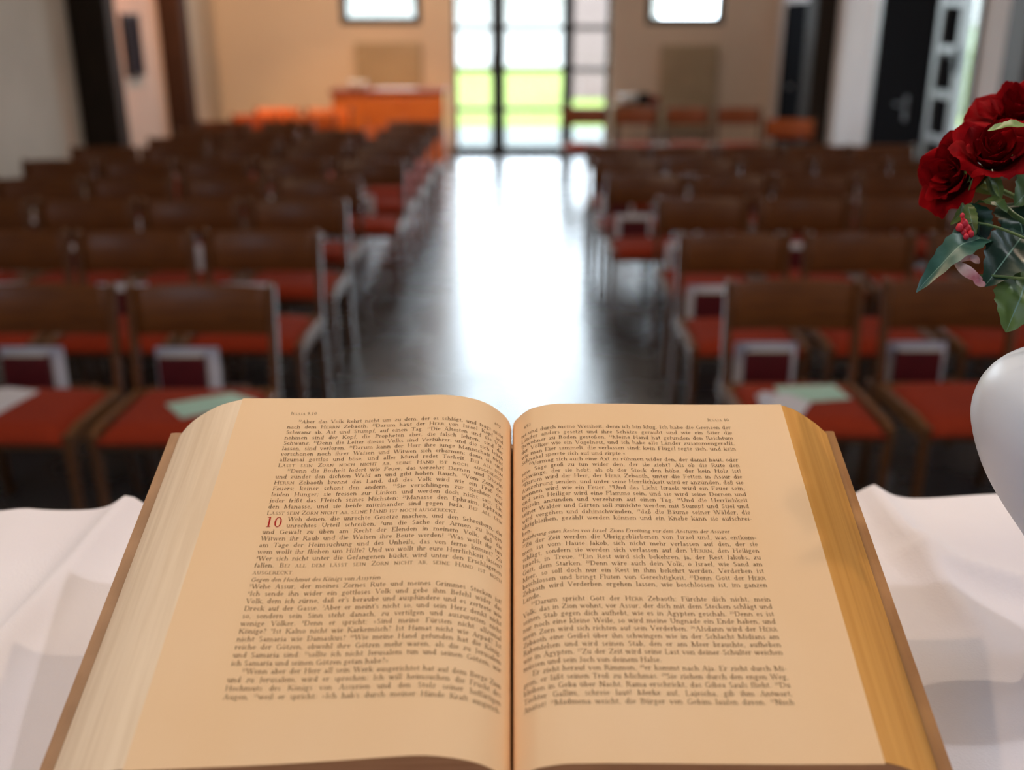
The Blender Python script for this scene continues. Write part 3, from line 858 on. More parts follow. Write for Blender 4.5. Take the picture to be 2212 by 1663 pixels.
# --------- printed text: small serif alphabet drawn from stems, bowls and serifs
TK, TN = 0.080, 0.034
XH, CP, AS, DS = 0.44, 0.66, 0.70, -0.20
def V(x, y0, y1, s='b'): return ('v', x, y0, y1, s)
def A(cx, cy, rx, ry, a0, a1): return ('a', cx, cy, rx, ry, a0, a1)
def Hh(x0, x1, y): return ('h', x0, x1, y)
def Lw(x0, y0, x1, y1, w): return ('l', x0, y0, x1, y1, w)
def Dt(x, y, r=0.05): return ('d', x, y, r)
xr = XH / 2
G = {
 'a': (.43, [V(.30, .03, .30, ''), A(.19, .30, .115, .14, 0, 155), A(.19, .125, .135, .125, 60, 330), Lw(.28, .04, .40, .03, TN)]),
 'b': (.48, [V(.10, .0, AS, 't'), A(.25, xr, .16, xr, -150, 150)]),
 'c': (.40, [A(.21, xr, .165, xr, 50, 315), Dt(.31, .34, .04)]),
 'd': (.50, [V(.36, 0, AS, 'tr'), A(.22, xr, .165, xr, 30, 330)]),
 'e': (.42, [A(.21, xr, .165, xr, 0, 315), Hh(.06, .37, .24)]),
 'f': (.30, [V(.13, 0, .56, 'b'), A(.22, .56, .09, .14, 60, 180), Hh(.03, .27, .42)]),
 'g': (.46, [A(.20, .29, .14, .15, 0, 360), A(.20, -.07, .17, .12, 0, 360), Lw(.10, .16, .10, .04, TN), Hh(.30, .42, .42)]),
 'h': (.51, [V(.10, 0, AS, 'bt'), V(.38, 0, .30, 'b'), A(.25, .28, .13, .16, 0, 160)]),
 'i': (.26, [V(.13, 0, XH, 'bt'), Dt(.13, .60)]),
 'j': (.24, [V(.13, -.08, XH, 't'), A(.05, -.08, .08, .11, -90, 0), Dt(.13, .60)]),
 'k': (.49, [V(.10, 0, AS, 'bt'), Lw(.14, .18, .38, .43, TN), Lw(.22, .26, .42, .01, TK * .9), Hh(.30, .46, .43), Hh(.34, .48, .01)]),
 'l': (.26, [V(.13, 0, AS, 'bt')]),
 'm': (.77, [V(.10, 0, XH, 'bt'), V(.37, 0, .30, 'b'), V(.64, 0, .30, 'b'), A(.245, .28, .125, .16, 0, 160), A(.515, .28, .125, .16, 0, 160)]),
 'n': (.52, [V(.10, 0, XH, 'bt'), V(.39, 0, .30, 'b'), A(.255, .28, .135, .16, 0, 160)]),
 'o': (.46, [A(.23, xr, .18, xr, 0, 360)]),
 'p': (.49, [V(.10, DS, XH, 'bt'), A(.25, xr, .17, xr, -150, 150)]),
 'q': (.49, [V(.38, DS, XH, 'b'), A(.23, xr, .17, xr, 30, 330)]),
 'r': (.36, [V(.10, 0, XH, 'bt'), A(.22, .30, .11, .13, 50, 170), Dt(.30, .38, .045)]),
 's': (.36, [A(.18, .33, .115, .11, 30, 270), A(.18, .11, .125, .11, -150, 90), Hh(.06, .08, .10)]),
 't': (.31, [V(.13, .08, .56, ''), A(.22, .09, .09, .09, 180, 300), Hh(.03, .28, .42)]),
 'u': (.51, [V(.11, .14, XH, 't'), V(.38, 0, XH, 't'), A(.24, .15, .135, .15, 180, 340), Hh(.38, .47, .012)]),
 'v': (.46, [Lw(.07, .43, .24, .0, TK), Lw(.24, .0, .39, .43, TN), Hh(.0, .16, .43), Hh(.32, .45, .43)]),
 'w': (.68, [Lw(.07, .43, .22, .0, TK), Lw(.22, .0, .34, .43, TN), Lw(.34, .43, .47, .0, TK), Lw(.47, .0, .61, .43, TN), Hh(.0, .16, .43), Hh(.27, .40, .43), Hh(.54, .67, .43)]),
 'x': (.46, [Lw(.08, .43, .38, .0, TK), Lw(.38, .43, .08, .0, TN), Hh(.0, .17, .43), Hh(.3, .44, .43), Hh(.0, .16, .01), Hh(.3, .46, .01)]),
 'y': (.46, [Lw(.07, .43, .24, .0, TK), Lw(.12, -.2, .39, .43, TN), Hh(.0, .16, .43), Hh(.32, .45, .43), Dt(.11, -.17, .04)]),
 'z': (.42, [Hh(.06, .36, .42), Lw(.34, .42, .08, .02, TK), Hh(.06, .38, .02)]),
 'ß': (.50, [V(.11, 0, .55, 'b'), A(.22, .56, .11, .14, 0, 180), A(.24, .46, .09, .11, -100, 20), A(.25, .17, .14, .18, -130, 100)]),
 'A': (.66, [Lw(.31, .66, .09, .0, TN), Lw(.31, .66, .54, .0, TK), Hh(.17, .46, .22), Hh(.0, .19, .012), Hh(.42, .66, .012)]),
 'B': (.60, [V(.14, 0, CP, 'bt'), Hh(.14, .32, .645), Hh(.14, .34, .345), Hh(.14, .34, .015), A(.32, .50, .15, .15, -90, 90), A(.34, .18, .18, .175, -90, 90)]),
 'C': (.64, [A(.34, .33, .28, .34, 45, 315), V(.56, .48, .62, ''), ]),
 'D': (.70, [V(.14, 0, CP, 'bt'), Hh(.14, .34, .645), Hh(.14, .34, .015), A(.34, .33, .29, .33, -90, 90)]),
 'E': (.58, [V(.14, 0, CP, 'bt'), Hh(.14, .50, .645), Hh(.14, .40, .345), Hh(.14, .53, .015), Lw(.50, .66, .50, .52, TN), Lw(.53, 0, .53, .15, TN)]),
 'F': (.54, [V(.14, 0, CP, 'bt'), Hh(.14, .50, .645), Hh(.14, .40, .345), Lw(.50, .66, .50, .52, TN)]),
 'G': (.70, [A(.34, .33, .28, .34, 45, 330), V(.57, .04, .28, ''), Hh(.46, .66, .29)]),
 'H': (.72, [V(.14, 0, CP, 'bT'), V(.58, 0, CP, 'bT'), Hh(.14, .58, .345)]),
 'I': (.32, [V(.16, 0, CP, 'bT')]),
 'J': (.38, [V(.22, .05, CP, 'T'), A(.12, .05, .10, .15, -100, 0)]),
 'K': (.66, [V(.14, 0, CP, 'bT'), Lw(.18, .28, .52, .65, TN), Lw(.28, .38, .58, .01, TK), Hh(.42, .63, .65), Hh(.46, .67, .012)]),
 'L': (.56, [V(.14, 0, CP, 'bT'), Hh(.14, .52, .015), Lw(.52, 0, .52, .16, TN)]),
 'M': (.84, [V(.12, 0, CP, 'b'), V(.70, 0, CP, 'bT'), Lw(.12, .65, .41, .02, TK), Lw(.41, .02, .70, .65, TN), Hh(.02, .14, .65)]),
 'N': (.72, [V(.14, 0, CP, 'b'), V(.58, 0, CP, 'T'), Lw(.12, .65, .58, .02, TK), Hh(.02, .14, .65)]),
 'O': (.72, [A(.36, .33, .30, .34, 0, 360)]),
 'P': (.56, [V(.14, 0, CP, 'bt'), Hh(.14, .32, .645), Hh(.14, .32, .30), A(.32, .475, .17, .175, -90, 90)]),
 'Q': (.72, [A(.36, .33, .30, .34, 0, 360), Lw(.38, .05, .62, -.14, TK)]),
 'R': (.63, [V(.14, 0, CP, 'bt'), Hh(.14, .32, .645), Hh(.14, .32, .33), A(.32, .49, .16, .16, -90, 90), Lw(.32, .33, .56, .01, TK), Hh(.48, .64, .012)]),
 'S': (.50, [A(.25, .49, .16, .17, 30, 270), A(.25, .16, .18, .17, -150, 90)]),
 'T': (.60, [V(.30, 0, CP, 'b'), Hh(.04, .56, .645), Lw(.05, .66, .05, .52, TN), Lw(.55, .66, .55, .52, TN)]),
 'U': (.70, [V(.14, .22, CP, 'T'), V(.57, .22, CP, 'T'), A(.355, .23, .215, .24, 180, 360)]),
 'V': (.66, [Lw(.10, .65, .34, .0, TK), Lw(.34, .0, .56, .65, TN), Hh(.0, .2, .65), Hh(.46, .66, .65)]),
 'W': (.94, [Lw(.10, .65, .30, .0, TK), Lw(.30, .0, .47, .65, TN), Lw(.47, .65, .66, .0, TK), Lw(.66, .0, .86, .65, TN), Hh(.0, .2, .65), Hh(.38, .56, .65), Hh(.76, .94, .65)]),
 'Z': (.58, [Hh(.08, .52, .645), Lw(.50, .64, .08, .02, TK), Hh(.08, .54, .015), Lw(.09, .66, .09, .52, TN), Lw(.54, 0, .54, .14, TN)]),
 '.': (.22, [Dt(.10, .04)]), ',': (.22, [Dt(.10, .04), Lw(.12, .04, .08, -.10, TN)]),
 ';': (.24, [Dt(.11, .38), Dt(.11, .04), Lw(.13, .04, .09, -.10, TN)]), ':': (.24, [Dt(.11, .38), Dt(.11, .04)]),
 '!': (.26, [Lw(.13, .66, .13, .18, TK * .8), Dt(.13, .04)]), '?': (.38, [A(.18, .51, .12, .15, -60, 170), Lw(.20, .36, .18, .17, TN), Dt(.18, .04)]),
 "'": (.16, [Lw(.08, .68, .07, .52, TN * 1.3)]), '-': (.30, [('h', .05, .25, .22), ('h', .05, .25, .235)]),
 '»': (.40, [Lw(.06, .36, .17, .22, TN), Lw(.17, .22, .06, .08, TN), Lw(.20, .36, .31, .22, TN), Lw(.31, .22, .20, .08, TN)]),
 '«': (.40, [Lw(.17, .36, .06, .22, TN), Lw(.06, .22, .17, .08, TN), Lw(.31, .36, .20, .22, TN), Lw(.20, .22, .31, .08, TN)]),
 '(': (.28, [A(.25, .28, .15, .42, 115, 245)]), ')': (.28, [A(.03, .28, .15, .42, -65, 65)]),
 '0': (.48, [A(.24, .31, .18, .33, 0, 360)]), '1': (.40, [V(.21, 0, .64, 'bt')]),
 '2': (.46, [A(.23, .48, .15, .16, -20, 165), Lw(.36, .42, .08, .03, TK * .8), ('h', .06, .40, .03), ('h', .06, .40, .05)]),
 '3': (.46, [A(.21, .48, .14, .15, -90, 150), A(.21, .17, .17, .17, -150, 90)]),
 '4': (.48, [V(.32, 0, .64, 'b'), Lw(.32, .64, .04, .2, TN), Hh(.03, .44, .19)]),
 '5': (.46, [A(.20, .20, .18, .20, -150, 120), Lw(.12, .62, .10, .34, TN), ('h', .10, .38, .61), ('h', .10, .38, .59)]),
 '6': (.48, [A(.25, .2, .17, .2, 0, 360), A(.38, .22, .30, .44, 110, 180)]),
 '7': (.46, [('h', .06, .42, .62), ('h', .06, .42, .60), Lw(.40, .61, .18, .0, TK * .8)]),
 '8': (.48, [A(.24, .48, .14, .15, 0, 360), A(.24, .17, .17, .17, 0, 360)]),
 '9': (.48, [A(.23, .44, .17, .2, 0, 360), A(.10, .42, .30, .44, -70, 0)]),
}
for c_, b_ in (('ä', 'a'), ('ö', 'o'), ('ü', 'u')):
    w_ = G[b_][0]
    G[c_] = (w_, G[b_][1] + [Dt(w_ / 2 - .09, .59, .045), Dt(w_ / 2 + .07, .59, .045)])
for c_, b_ in (('Ä', 'A'), ('Ö', 'O'), ('Ü', 'U')):
    w_ = G[b_][0]
    G[c_] = (w_, G[b_][1] + [Dt(w_ / 2 - .10, .78, .045), Dt(w_ / 2 + .10, .78, .045)])


def glyph_quads(ch):
    """list of quads (each 4 (x, y))"""
    out = []
    def seg(x0, y0, x1, y1, w):
        dx, dy = x1 - x0, y1 - y0
        l = math.hypot(dx, dy) or 1
        ox, oy = -dy / l * w / 2, dx / l * w / 2
        n = max(1, int(l / 0.25))
        for i in range(n):
            a, c = i / n, (i + 1) / n
            out.append([(x0 + dx * a + ox, y0 + dy * a + oy), (x0 + dx * a - ox, y0 + dy * a - oy), (x0 + dx * c - ox, y0 + dy * c - oy), (x0 + dx * c + ox, y0 + dy * c + oy)])
    for st_ in G[ch][1]:
        k = st_[0]
        if k == 'v':
            _, x, y0, y1, s = st_
            seg(x, y0, x, y1, TK)
            if 'b' in s: seg(x - .10, y0 + .014, x + .10, y0 + .014, .03)
            if 'T' in s: seg(x - .10, y1 - .014, x + .10, y1 - .014, .03)
            elif 't' in s: seg(x - .11, y1 - .03, x + .02, y1 - .012, .034)
            if 'r' in s: seg(x, .014, x + .11, .014, .03)
        elif k == 'h':
            seg(st_[1], st_[3], st_[2], st_[3], TN)
        elif k == 'l':
            seg(*st_[1:])
        elif k == 'd':
            _, x, y, r = st_
            out.append([(x - r, y), (x, y - r), (x + r, y), (x, y + r)])
        elif k == 'a':
            _, cx, cy, rx, ry, a0, a1 = st_
            n = max(3, int(abs(a1 - a0) / 36))
            pr = None
            for i in range(n + 1):
                a = R(a0 + (a1 - a0) * i / n)
                w = TN + (TK - TN) * abs(math.cos(a)) ** 1.5
                o_ = (cx + rx * math.cos(a), cy + ry * math.sin(a))
                q_ = (cx + (rx - w) * math.cos(a), cy + (ry - min(w, TN * 1.2 + (TK - TN) * abs(math.cos(a)))) * math.sin(a))
                if pr: out.append([pr[0], pr[1], q_, o_])
                pr = (o_, q_)
    return out

GQ = {c_: glyph_quads(c_) for c_ in G}

# page text (~ marks verse numbers set as superscripts, [ ] small capitals, / a paragraph indent, | a short last line, _ an italic heading)
LT = """/~12 Aber das Volk kehrt nicht um zu dem, der es schlägt, und fragt nicht
nach dem H[ERRN] Zebaoth. ~13 Darum haut der H[ERR] von Israel Kopf und
Schwanz ab, Ast und Stumpf, auf einen Tag. ~14 Die Ältesten und die Vor-
nehmen sind der Kopf, die Propheten aber, die falsch lehren, sind der
Schwanz. ~15 Denn die Leiter dieses Volks sind Verführer, und die sich leiten
lassen, sind verloren. ~16 Darum kann der Herr ihre junge Mannschaft nicht
verschonen noch ihrer Waisen und Witwen sich erbarmen; denn sie sind
allzumal gottlos und böse, und aller Mund redet Torheit. B[EI ALL DEM]
L[ÄSST SEIN] Z[ORN NOCH NICHT AB, SEINE] H[AND IST NOCH AUSGERECKT.]
/~17 Denn die Bosheit lodert wie Feuer, das verzehrt Dornen und Disteln
und zündet den dichten Wald an und gibt hohen Rauch. ~18 Vom Zorn des
H[ERRN] Zebaoth brennt das Land, daß das Volk wird wie ein Fraß des
Feuers; keiner schont den andern. ~19 Sie verschlingen zur Rechten und
leiden Hunger; sie fressen zur Linken und werden doch nicht satt. Ein
jeder frißt das Fleisch seines Nächsten: ~20 Manasse den Ephraim, Ephraim
den Manasse, und sie beide miteinander sind gegen Juda. B[EI ALL DEM]
|L[ÄSST SEIN] Z[ORN NICHT AB, SEINE] H[AND IST NOCH AUSGERECKT.]
#Weh denen, die unrechte Gesetze machen, und den Schreibern, die
#unrechtes Urteil schreiben, ~2 um die Sache der Armen zu beugen
und Gewalt zu üben am Recht der Elenden in meinem Volk, daß die
Witwen ihr Raub und die Waisen ihre Beute werden! ~3 Was wollt ihr tun
am Tage der Heimsuchung und des Unheils, das von ferne kommt? Zu
wem wollt ihr fliehen um Hilfe? Und wo wollt ihr eure Herrlichkeit lassen?
~4 Wer sich nicht unter die Gefangenen bückt, wird unter den Erschlagenen
fallen. B[EI ALL DEM LÄSST SEIN] Z[ORN NICHT AB, SEINE] H[AND IST NOCH]
|[AUSGERECKT.]
_Gegen den Hochmut des Königs von Assyrien
~5 Wehe Assur, der meines Zornes Rute und meines Grimmes Stecken ist!
~6 Ich sende ihn wider ein gottloses Volk und gebe ihm Befehl wider das
Volk, dem ich zürne, daß er's beraube und ausplündere und es zertrete wie
Dreck auf der Gasse. ~7 Aber er meint's nicht so, und sein Herz denkt nicht
so, sondern sein Sinn steht danach, zu vertilgen und auszurotten nicht
wenige Völker. ~8 Denn er spricht: »Sind meine Fürsten nicht allzumal
Könige? ~9 Ist Kalno nicht wie Karkemisch? Ist Hamat nicht wie Arpad? Ist
nicht Samaria wie Damaskus? ~10 Wie meine Hand gefunden hat die König-
reiche der Götzen, obwohl ihre Götzen mehr waren, als die zu Jerusalem
und Samaria sind: ~11 sollte ich nicht Jerusalem tun und seinen Götzen, wie
|ich Samaria und seinen Götzen getan habe?«
/~12 Wenn aber der Herr all sein Werk ausgerichtet hat auf dem Berge Zion
und zu Jerusalem, wird er sprechen: Ich will heimsuchen die Frucht des
Hochmuts des Königs von Assyrien und den Stolz seiner hoffärtigen
Augen, ~13 weil er spricht: »Ich hab's durch meiner Hände Kraft ausgerich-""".split('\n')
RT = """tet und durch meine Weisheit, denn ich bin klug. Ich habe die Grenzen der
Länder anders gesetzt und ihre Schätze geraubt und wie ein Stier die
Bewohner zu Boden gestoßen. ~14 Meine Hand hat gefunden den Reichtum
der Völker wie ein Vogelnest, und ich habe alle Länder zusammengerafft,
wie man Eier sammelt, die verlassen sind: kein Flügel regte sich, und kein
|Schnabel sperrte sich auf und zirpte.«
/~15 Vermag sich auch eine Axt zu rühmen wider den, der damit haut, oder
eine Säge groß zu tun wider den, der sie zieht? Als ob die Rute den
schwänge, der sie hebt; als ob der Stock den höbe, der kein Holz ist!
~16 Darum wird der Herr, der H[ERR] Zebaoth, unter die Fetten in Assur die
Auszehrung senden, und unter seine Herrlichkeit wird er anzünden, daß sie
brennen wird wie ein Feuer. ~17 Und das Licht Israels wird ein Feuer sein,
und sein Heiliger wird eine Flamme sein, und sie wird seine Dornen und
Disteln anzünden und verzehren auf einen Tag. ~18 Und die Herrlichkeit
seiner Wälder und Gärten soll zunichte werden mit Stumpf und Stiel und
wird vergehen und dahinschwinden, ~19 daß die Bäume seiner Wälder, die
übrigbleiben, gezählt werden können und ein Knabe kann sie aufschrei-
|ben.
_Bekehrung eines Restes von Israel. Zions Errettung vor dem Ansturm der Assyrer
~20 Zu der Zeit werden die Übriggebliebenen von Israel und, was entkom-
men ist vom Hause Jakob, sich nicht mehr verlassen auf den, der sie
schlägt, sondern sie werden sich verlassen auf den H[ERRN], den Heiligen
Israels, in Treue. ~21 Ein Rest wird sich bekehren, ja, der Rest Jakobs, zu
Gott, dem Starken. ~22 Denn wäre auch dein Volk, o Israel, wie Sand am
Meer, so soll doch nur ein Rest in ihm bekehrt werden. Verderben ist
beschlossen und bringt Fluten von Gerechtigkeit. ~23 Denn Gott der H[ERR]
Zebaoth wird Verderben ergehen lassen, wie beschlossen ist, im ganzen
|Lande.
/~24 Darum spricht Gott der H[ERR] Zebaoth: Fürchte dich nicht, mein
Volk, das in Zion wohnt, vor Assur, der dich mit dem Stecken schlägt und
seinen Stab gegen dich aufhebt, wie es in Ägypten geschah. ~25 Denn es ist
nur noch eine kleine Weile, so wird meine Ungnade ein Ende haben, und
mein Zorn wird sich richten auf sein Verderben. ~26 Alsdann wird der H[ERR]
Zebaoth eine Geißel über ihn schwingen wie in der Schlacht Midians am
Rabenfelsen und wird seinen Stab, den er am Meer brauchte, aufheben
wie in Ägypten. ~27 Zu der Zeit wird seine Last von deiner Schulter weichen
|müssen und sein Joch von deinem Halse.
/Er zieht herauf von Rimmon, ~28 er kommt nach Aja. Er zieht durch Mi-
gron, er läßt seinen Troß zu Michmas. ~29 Sie ziehen durch den engen Weg,
bleiben in Geba über Nacht. Rama erschrickt, das Gibea Sauls flieht. ~30 Du
Tochter Gallim, schreie laut! Merke auf, Lajescha, gib ihm Antwort,
Anatot! ~31 Madmena weicht, die Bürger von Gebim laufen davon. ~32 Noch""".split('\n')


class Surf:
    """page surface by arc length measured from the outer text margin or the gutter"""
    def __init__(self, pts):
        self.p = pts
        self.s = [0.0]
        for a, c in zip(pts[:-1], pts[1:]):
            self.s.append(self.s[-1] + math.hypot(c[0] - a[0], c[1] - a[1]))
    def s_of_x(self, ax):
        for i in range(len(self.p) - 1):
            a, c = abs(self.p[i][0]), abs(self.p[i + 1][0])
            if a <= ax <= c:
                return self.s[i] + (self.s[i + 1] - self.s[i]) * (ax - a) / max(1e-9, c - a)
        return self.s[-1]
    def at(self, s, off=0.00022):
        s = min(max(s, 0), self.s[-1] - 1e-6)
        lo, hi = 0, len(self.s) - 1
        while hi - lo > 1:
            m_ = (lo + hi) // 2
            if self.s[m_] <= s: lo = m_
            else: hi = m_
        a, c = self.p[lo], self.p[lo + 1]
        t = (s - self.s[lo]) / (self.s[lo + 1] - self.s[lo])
        dx, dh = c[0] - a[0], c[1] - a[1]
        l = math.hypot(dx, dh)
        nx_, nh_ = -dh / l, dx / l
        if nh_ < 0: nx_, nh_ = -nx_, -nh_
        return a[0] + dx * t + nx_ * off, a[1] + dh * t + nh_ * off


def tokens(line):
    """words -> list of (char, scale, raise)"""
    words, cur, sc, sup = [], [], False, False
    i = 0
    for ch in line:
        if ch == '[': sc = True; continue
        if ch == ']': sc = False; continue
        if ch == '~': sup = True; continue
        if ch == ' ':
            if sup:
                sup = False                            # verse number sticks to its word
                continue
            words.append(cur); cur = []
            continue
        if sup: cur.append((ch, 0.55, 0.32))
        elif sc: cur.append((ch.upper() if ch != 'ß' else 'S', 0.74, 0.0))
        else: cur.append((ch, 1.0, 0.0))
    words.append(cur)
    return words


def word_w(w, fs):
    return sum(G[c_][0] * s_ * fs + (0.012 * fs if s_ == 0.74 else 0) for c_, s_, _ in w)


class TextMesh:
    def __init__(self, surf, s0, direction):
        self.v, self.f = [], []
        self.surf, self.s0, self.dir = surf, s0, direction   # text x = 0 at s0, arc grows (+1) or shrinks (-1) with x
    def put(self, w, x, vbase, fs, slant=0.0):
        for c_, s_, up in w:
            k = fs * s_
            for q in GQ[c_]:
                i0 = len(self.v)
                for gx, gy in q:
                    tx = x + (gx + slant * gy) * k
                    sx, sh = self.surf.at(self.s0 + self.dir * tx)
                    self.v.append((sx, vbase + gy * k + up * fs, sh))
                self.f.append((i0, i0 + 1, i0 + 2, i0 + 3))
            x += G[c_][0] * k + (0.012 * fs if s_ == 0.74 else 0)
        return x
    def line(self, text, width, vbase, fs, x0=0.0, justify=True, slant=0.0):
        ws = tokens(text)
        tot = sum(word_w(w, fs) for w in ws)
        gap = 0.25 * fs
        f2 = fs
        if justify and len(ws) > 1:
            gap = (width - x0 - tot) / (len(ws) - 1)
            if gap < 0.16 * fs:
                f2 = fs * (width - x0) / (tot + 0.18 * fs * (len(ws) - 1))
                gap = 0.18 * f2
                # narrow the letters only, like tight setting
        x = x0
        for w in ws:
            x = self.put(w, x, vbase, f2, slant) + gap
        return x - gap
    def build(self, name, m, parent):
        me = bpy.data.meshes.new(name)
        me.from_pydata(self.v, [], self.f)
        return link(name, me, m, parent)


LP, RP = Surf(PL), Surf(PR)
PITCH = 0.005727
FS = 0.00550
def set_page(lines, surf, s_start, direction, width, t0, left):
    tm = TextMesh(surf, s_start, direction)
    for i, ln in enumerate(lines):
        vb = H - (t0 + i * PITCH) - 0.0010
        x0, just, sl, fs = 0.0, True, 0.0, FS
        if ln[0] == '/': x0 = 0.0075; ln = ln[1:]
        elif ln[0] == '|': just = False; ln = ln[1:]
        elif ln[0] == '#': x0 = 0.0155; ln = ln[1:]
        elif ln[0] == '_': just = False; sl = 0.22; ln = ln[1:]; fs = FS * (0.86 if left else 0.83)
        tm.line(ln, width, vb, fs, x0, just, sl)
    return tm
sL = LP.s_of_x(0.1705); eL = LP.s_of_x(0.0070)
tmL = set_page(LT, LP, sL, -1, sL - eL, 0.0273, True)
tmL.line('J[ESAJA] 9.10', 0.1, H - 0.0190, FS * 0.86, 0.0, False)
tmL.line('692', 0.1, H - 0.0190, FS * 0.9, sL - eL - 0.010, False)
o = tmL.build('printed_text', M['ink'], pgL)
o['label'] = 'dark brown serif print on the left page'
tmN = TextMesh(LP, sL, -1)
tmN.line('10', 0.1, H - (0.0273 + 18 * PITCH) - 0.0006, 0.0142, 0.0002, False)
o = tmN.build('chapter_number', M['ink_red'], pgL)
o['label'] = 'red chapter number 10'
sR = RP.s_of_x(0.0074); eR = RP.s_of_x(0.1680)
tmR = set_page(RT, RP, sR, 1, eR - sR, 0.0267, False)
hd = 'J[ESAJA] 10'
wH = sum(word_w(w, FS * 0.86) for w in tokens(hd)) + 0.25 * FS
tmR.line(hd, 0.1, H - 0.0190, FS * 0.86, eR - sR - wH, False)
tmR.line('693', 0.1, H - 0.0190, FS * 0.9, 0.003, False)
o = tmR.build('printed_text', M['ink'], pgR)
o['label'] = 'dark brown serif print on the right page'

# wooden wedge stand under the book
stn = thing('book_stand', 'slanted wooden book stand beneath the open book', 'book stand', (0, 0, TZ + 0.004))
def bp(x, v, n):
    p = B0 + VX * x + VV * v + VN * n
    return Vector((p.x, p.y, p.z - TZ - 0.004))
b = bmesh.new()
lo = -0.0542
loft(b, [[bp(s * 0.15, 0.01, lo), bp(s * 0.15, H - 0.03, lo), bp(s * 0.15, H - 0.03, lo - 0.012), bp(s * 0.15, 0.01, lo - 0.012)] for s in (-1, 1)])
obj('board', b, M['stand'], stn)
b = bmesh.new()
for s in (-1, 1):
    y1 = bp(0, H - 0.05, lo - 0.012)
    y0 = bp(0, 0.03, lo - 0.012)
    bx(b, s * 0.11 - 0.012, s * 0.11 + 0.012, y1.y - 0.02, y1.y, 0, y1.z - 0.008)
obj('prop', b, M['stand'], stn)
b = bmesh.new()
p0 = bp(0, 0.012, lo - 0.012)
bx(b, -0.15, 0.15, p0.y, p0.y + 0.02, 0, max(0.012, p0.z + 0.004))
obj('lip', b, M['stand'], stn)

# ------------------------------------------------------------------ vase and flowers
VC = Vector((0.4300, 0.66, TZ + 0.005))
prof = [(0.001, 0.0), (0.027, 0.0), (0.030, 0.006), (0.029, 0.020), (0.029, 0.045), (0.0345, 0.072), (0.0488, 0.101), (0.0703, 0.130), (0.0855, 0.153), (0.0955, 0.175), (0.1005, 0.193), (0.1005, 0.206), (0.0965, 0.220), (0.0870, 0.232), (0.072, 0.241), (0.050, 0.249), (0.036, 0.256), (0.030, 0.266), (0.030, 0.282), (0.035, 0.292), (0.0335, 0.2935), (0.027, 0.282), (0.027, 0.266), (0.045, 0.246), (0.08, 0.228), (0.09, 0.20), (0.07, 0.15), (0.02, 0.09), (0.001, 0.085)]
b = bmesh.new()
sp = smooth_poly(prof, 3)
lathe(b, sp, 64)
va = obj('vase', b, M['vase'], None, True)
va.location = VC
tag(va, 'white ceramic vase with a bulbous body on the altar cloth', 'vase')
NECK = VC + Vector((0, 0, 0.280))


def frame(axis):
    a = axis.normalized()
    u = a.orthogonal().normalized()
    return u, a.cross(u), a


def petal(bm, c, fr, ang, Rr, Hh_, wang, curl, ph, base=0.12, nu=14, nv=12, ser=0.018):
    u_, v_, a_ = fr
    rows = []
    for j in range(nv + 1):
        t = j / nv
        row = []
        wv = (math.sin(PI * (0.12 + 0.76 * t)) ** 0.7) * (1 if t < 0.85 else 1 - 1.6 * (t - 0.85))
        rho = Rr * (base + (1 - base) * (t ** 0.75)) + Rr * curl * max(0, t - 0.6) ** 2 * 4
        zz = Hh_ * (t ** 0.9) - Hh_ * curl * 1.6 * max(0, t - 0.62) ** 2 * 3
        for i in range(nu + 1):
            s_ = 2 * i / nu - 1
            fi = ang + s_ * wang * wv
            r_ = rho * (1 + 0.10 * s_ * s_ * (1 if curl > 0.1 else -0.6)) + Rr * 0.05 * math.sin(3.1 * s_ + ph + 4 * t) * t
            z_ = zz + Hh_ * (-0.16 * s_ * s_ * t * t + 0.04 * math.sin(5 * s_ + ph) * t ** 3)
            if t > 0.9:
                z_ += Hh_ * ser * math.sin(i * 2.6 + ph)
            row.append(bm.verts.new(c + u_ * (r_ * math.cos(fi)) + v_ * (r_ * math.sin(fi)) + a_ * z_))
        rows.append(row)
    for a, c2 in zip(rows[:-1], rows[1:]):
        for i in range(nu):
            bm.faces.new((a[i], a[i + 1], c2[i + 1], c2[i]))


def bloom(c, axis, size, spin, outer=6):
    bm = bmesh.new()
    fr = frame(axis)
    rnd = random.Random(int(spin * 100))
    for n, Rr, hh, wa, cu in ((3, 0.15, 1.02, 1.5, 0.0), (3, 0.30, 1.10, 1.35, 0.0), (4, 0.50, 1.14, 1.15, 0.02), (5, 0.76, 1.10, 1.0, 0.10), (5, 1.0, 0.98, 0.92, 0.20)):
        off = rnd.uniform(0, 6)
        for k in range(n):
            petal(bm, c, fr, off + spin + 2 * PI * k / n + rnd.uniform(-.15, .15), Rr * size, hh * size * rnd.uniform(0.92, 1.06), wa * rnd.uniform(0.95, 1.1), cu, rnd.uniform(0, 6))
    return bm


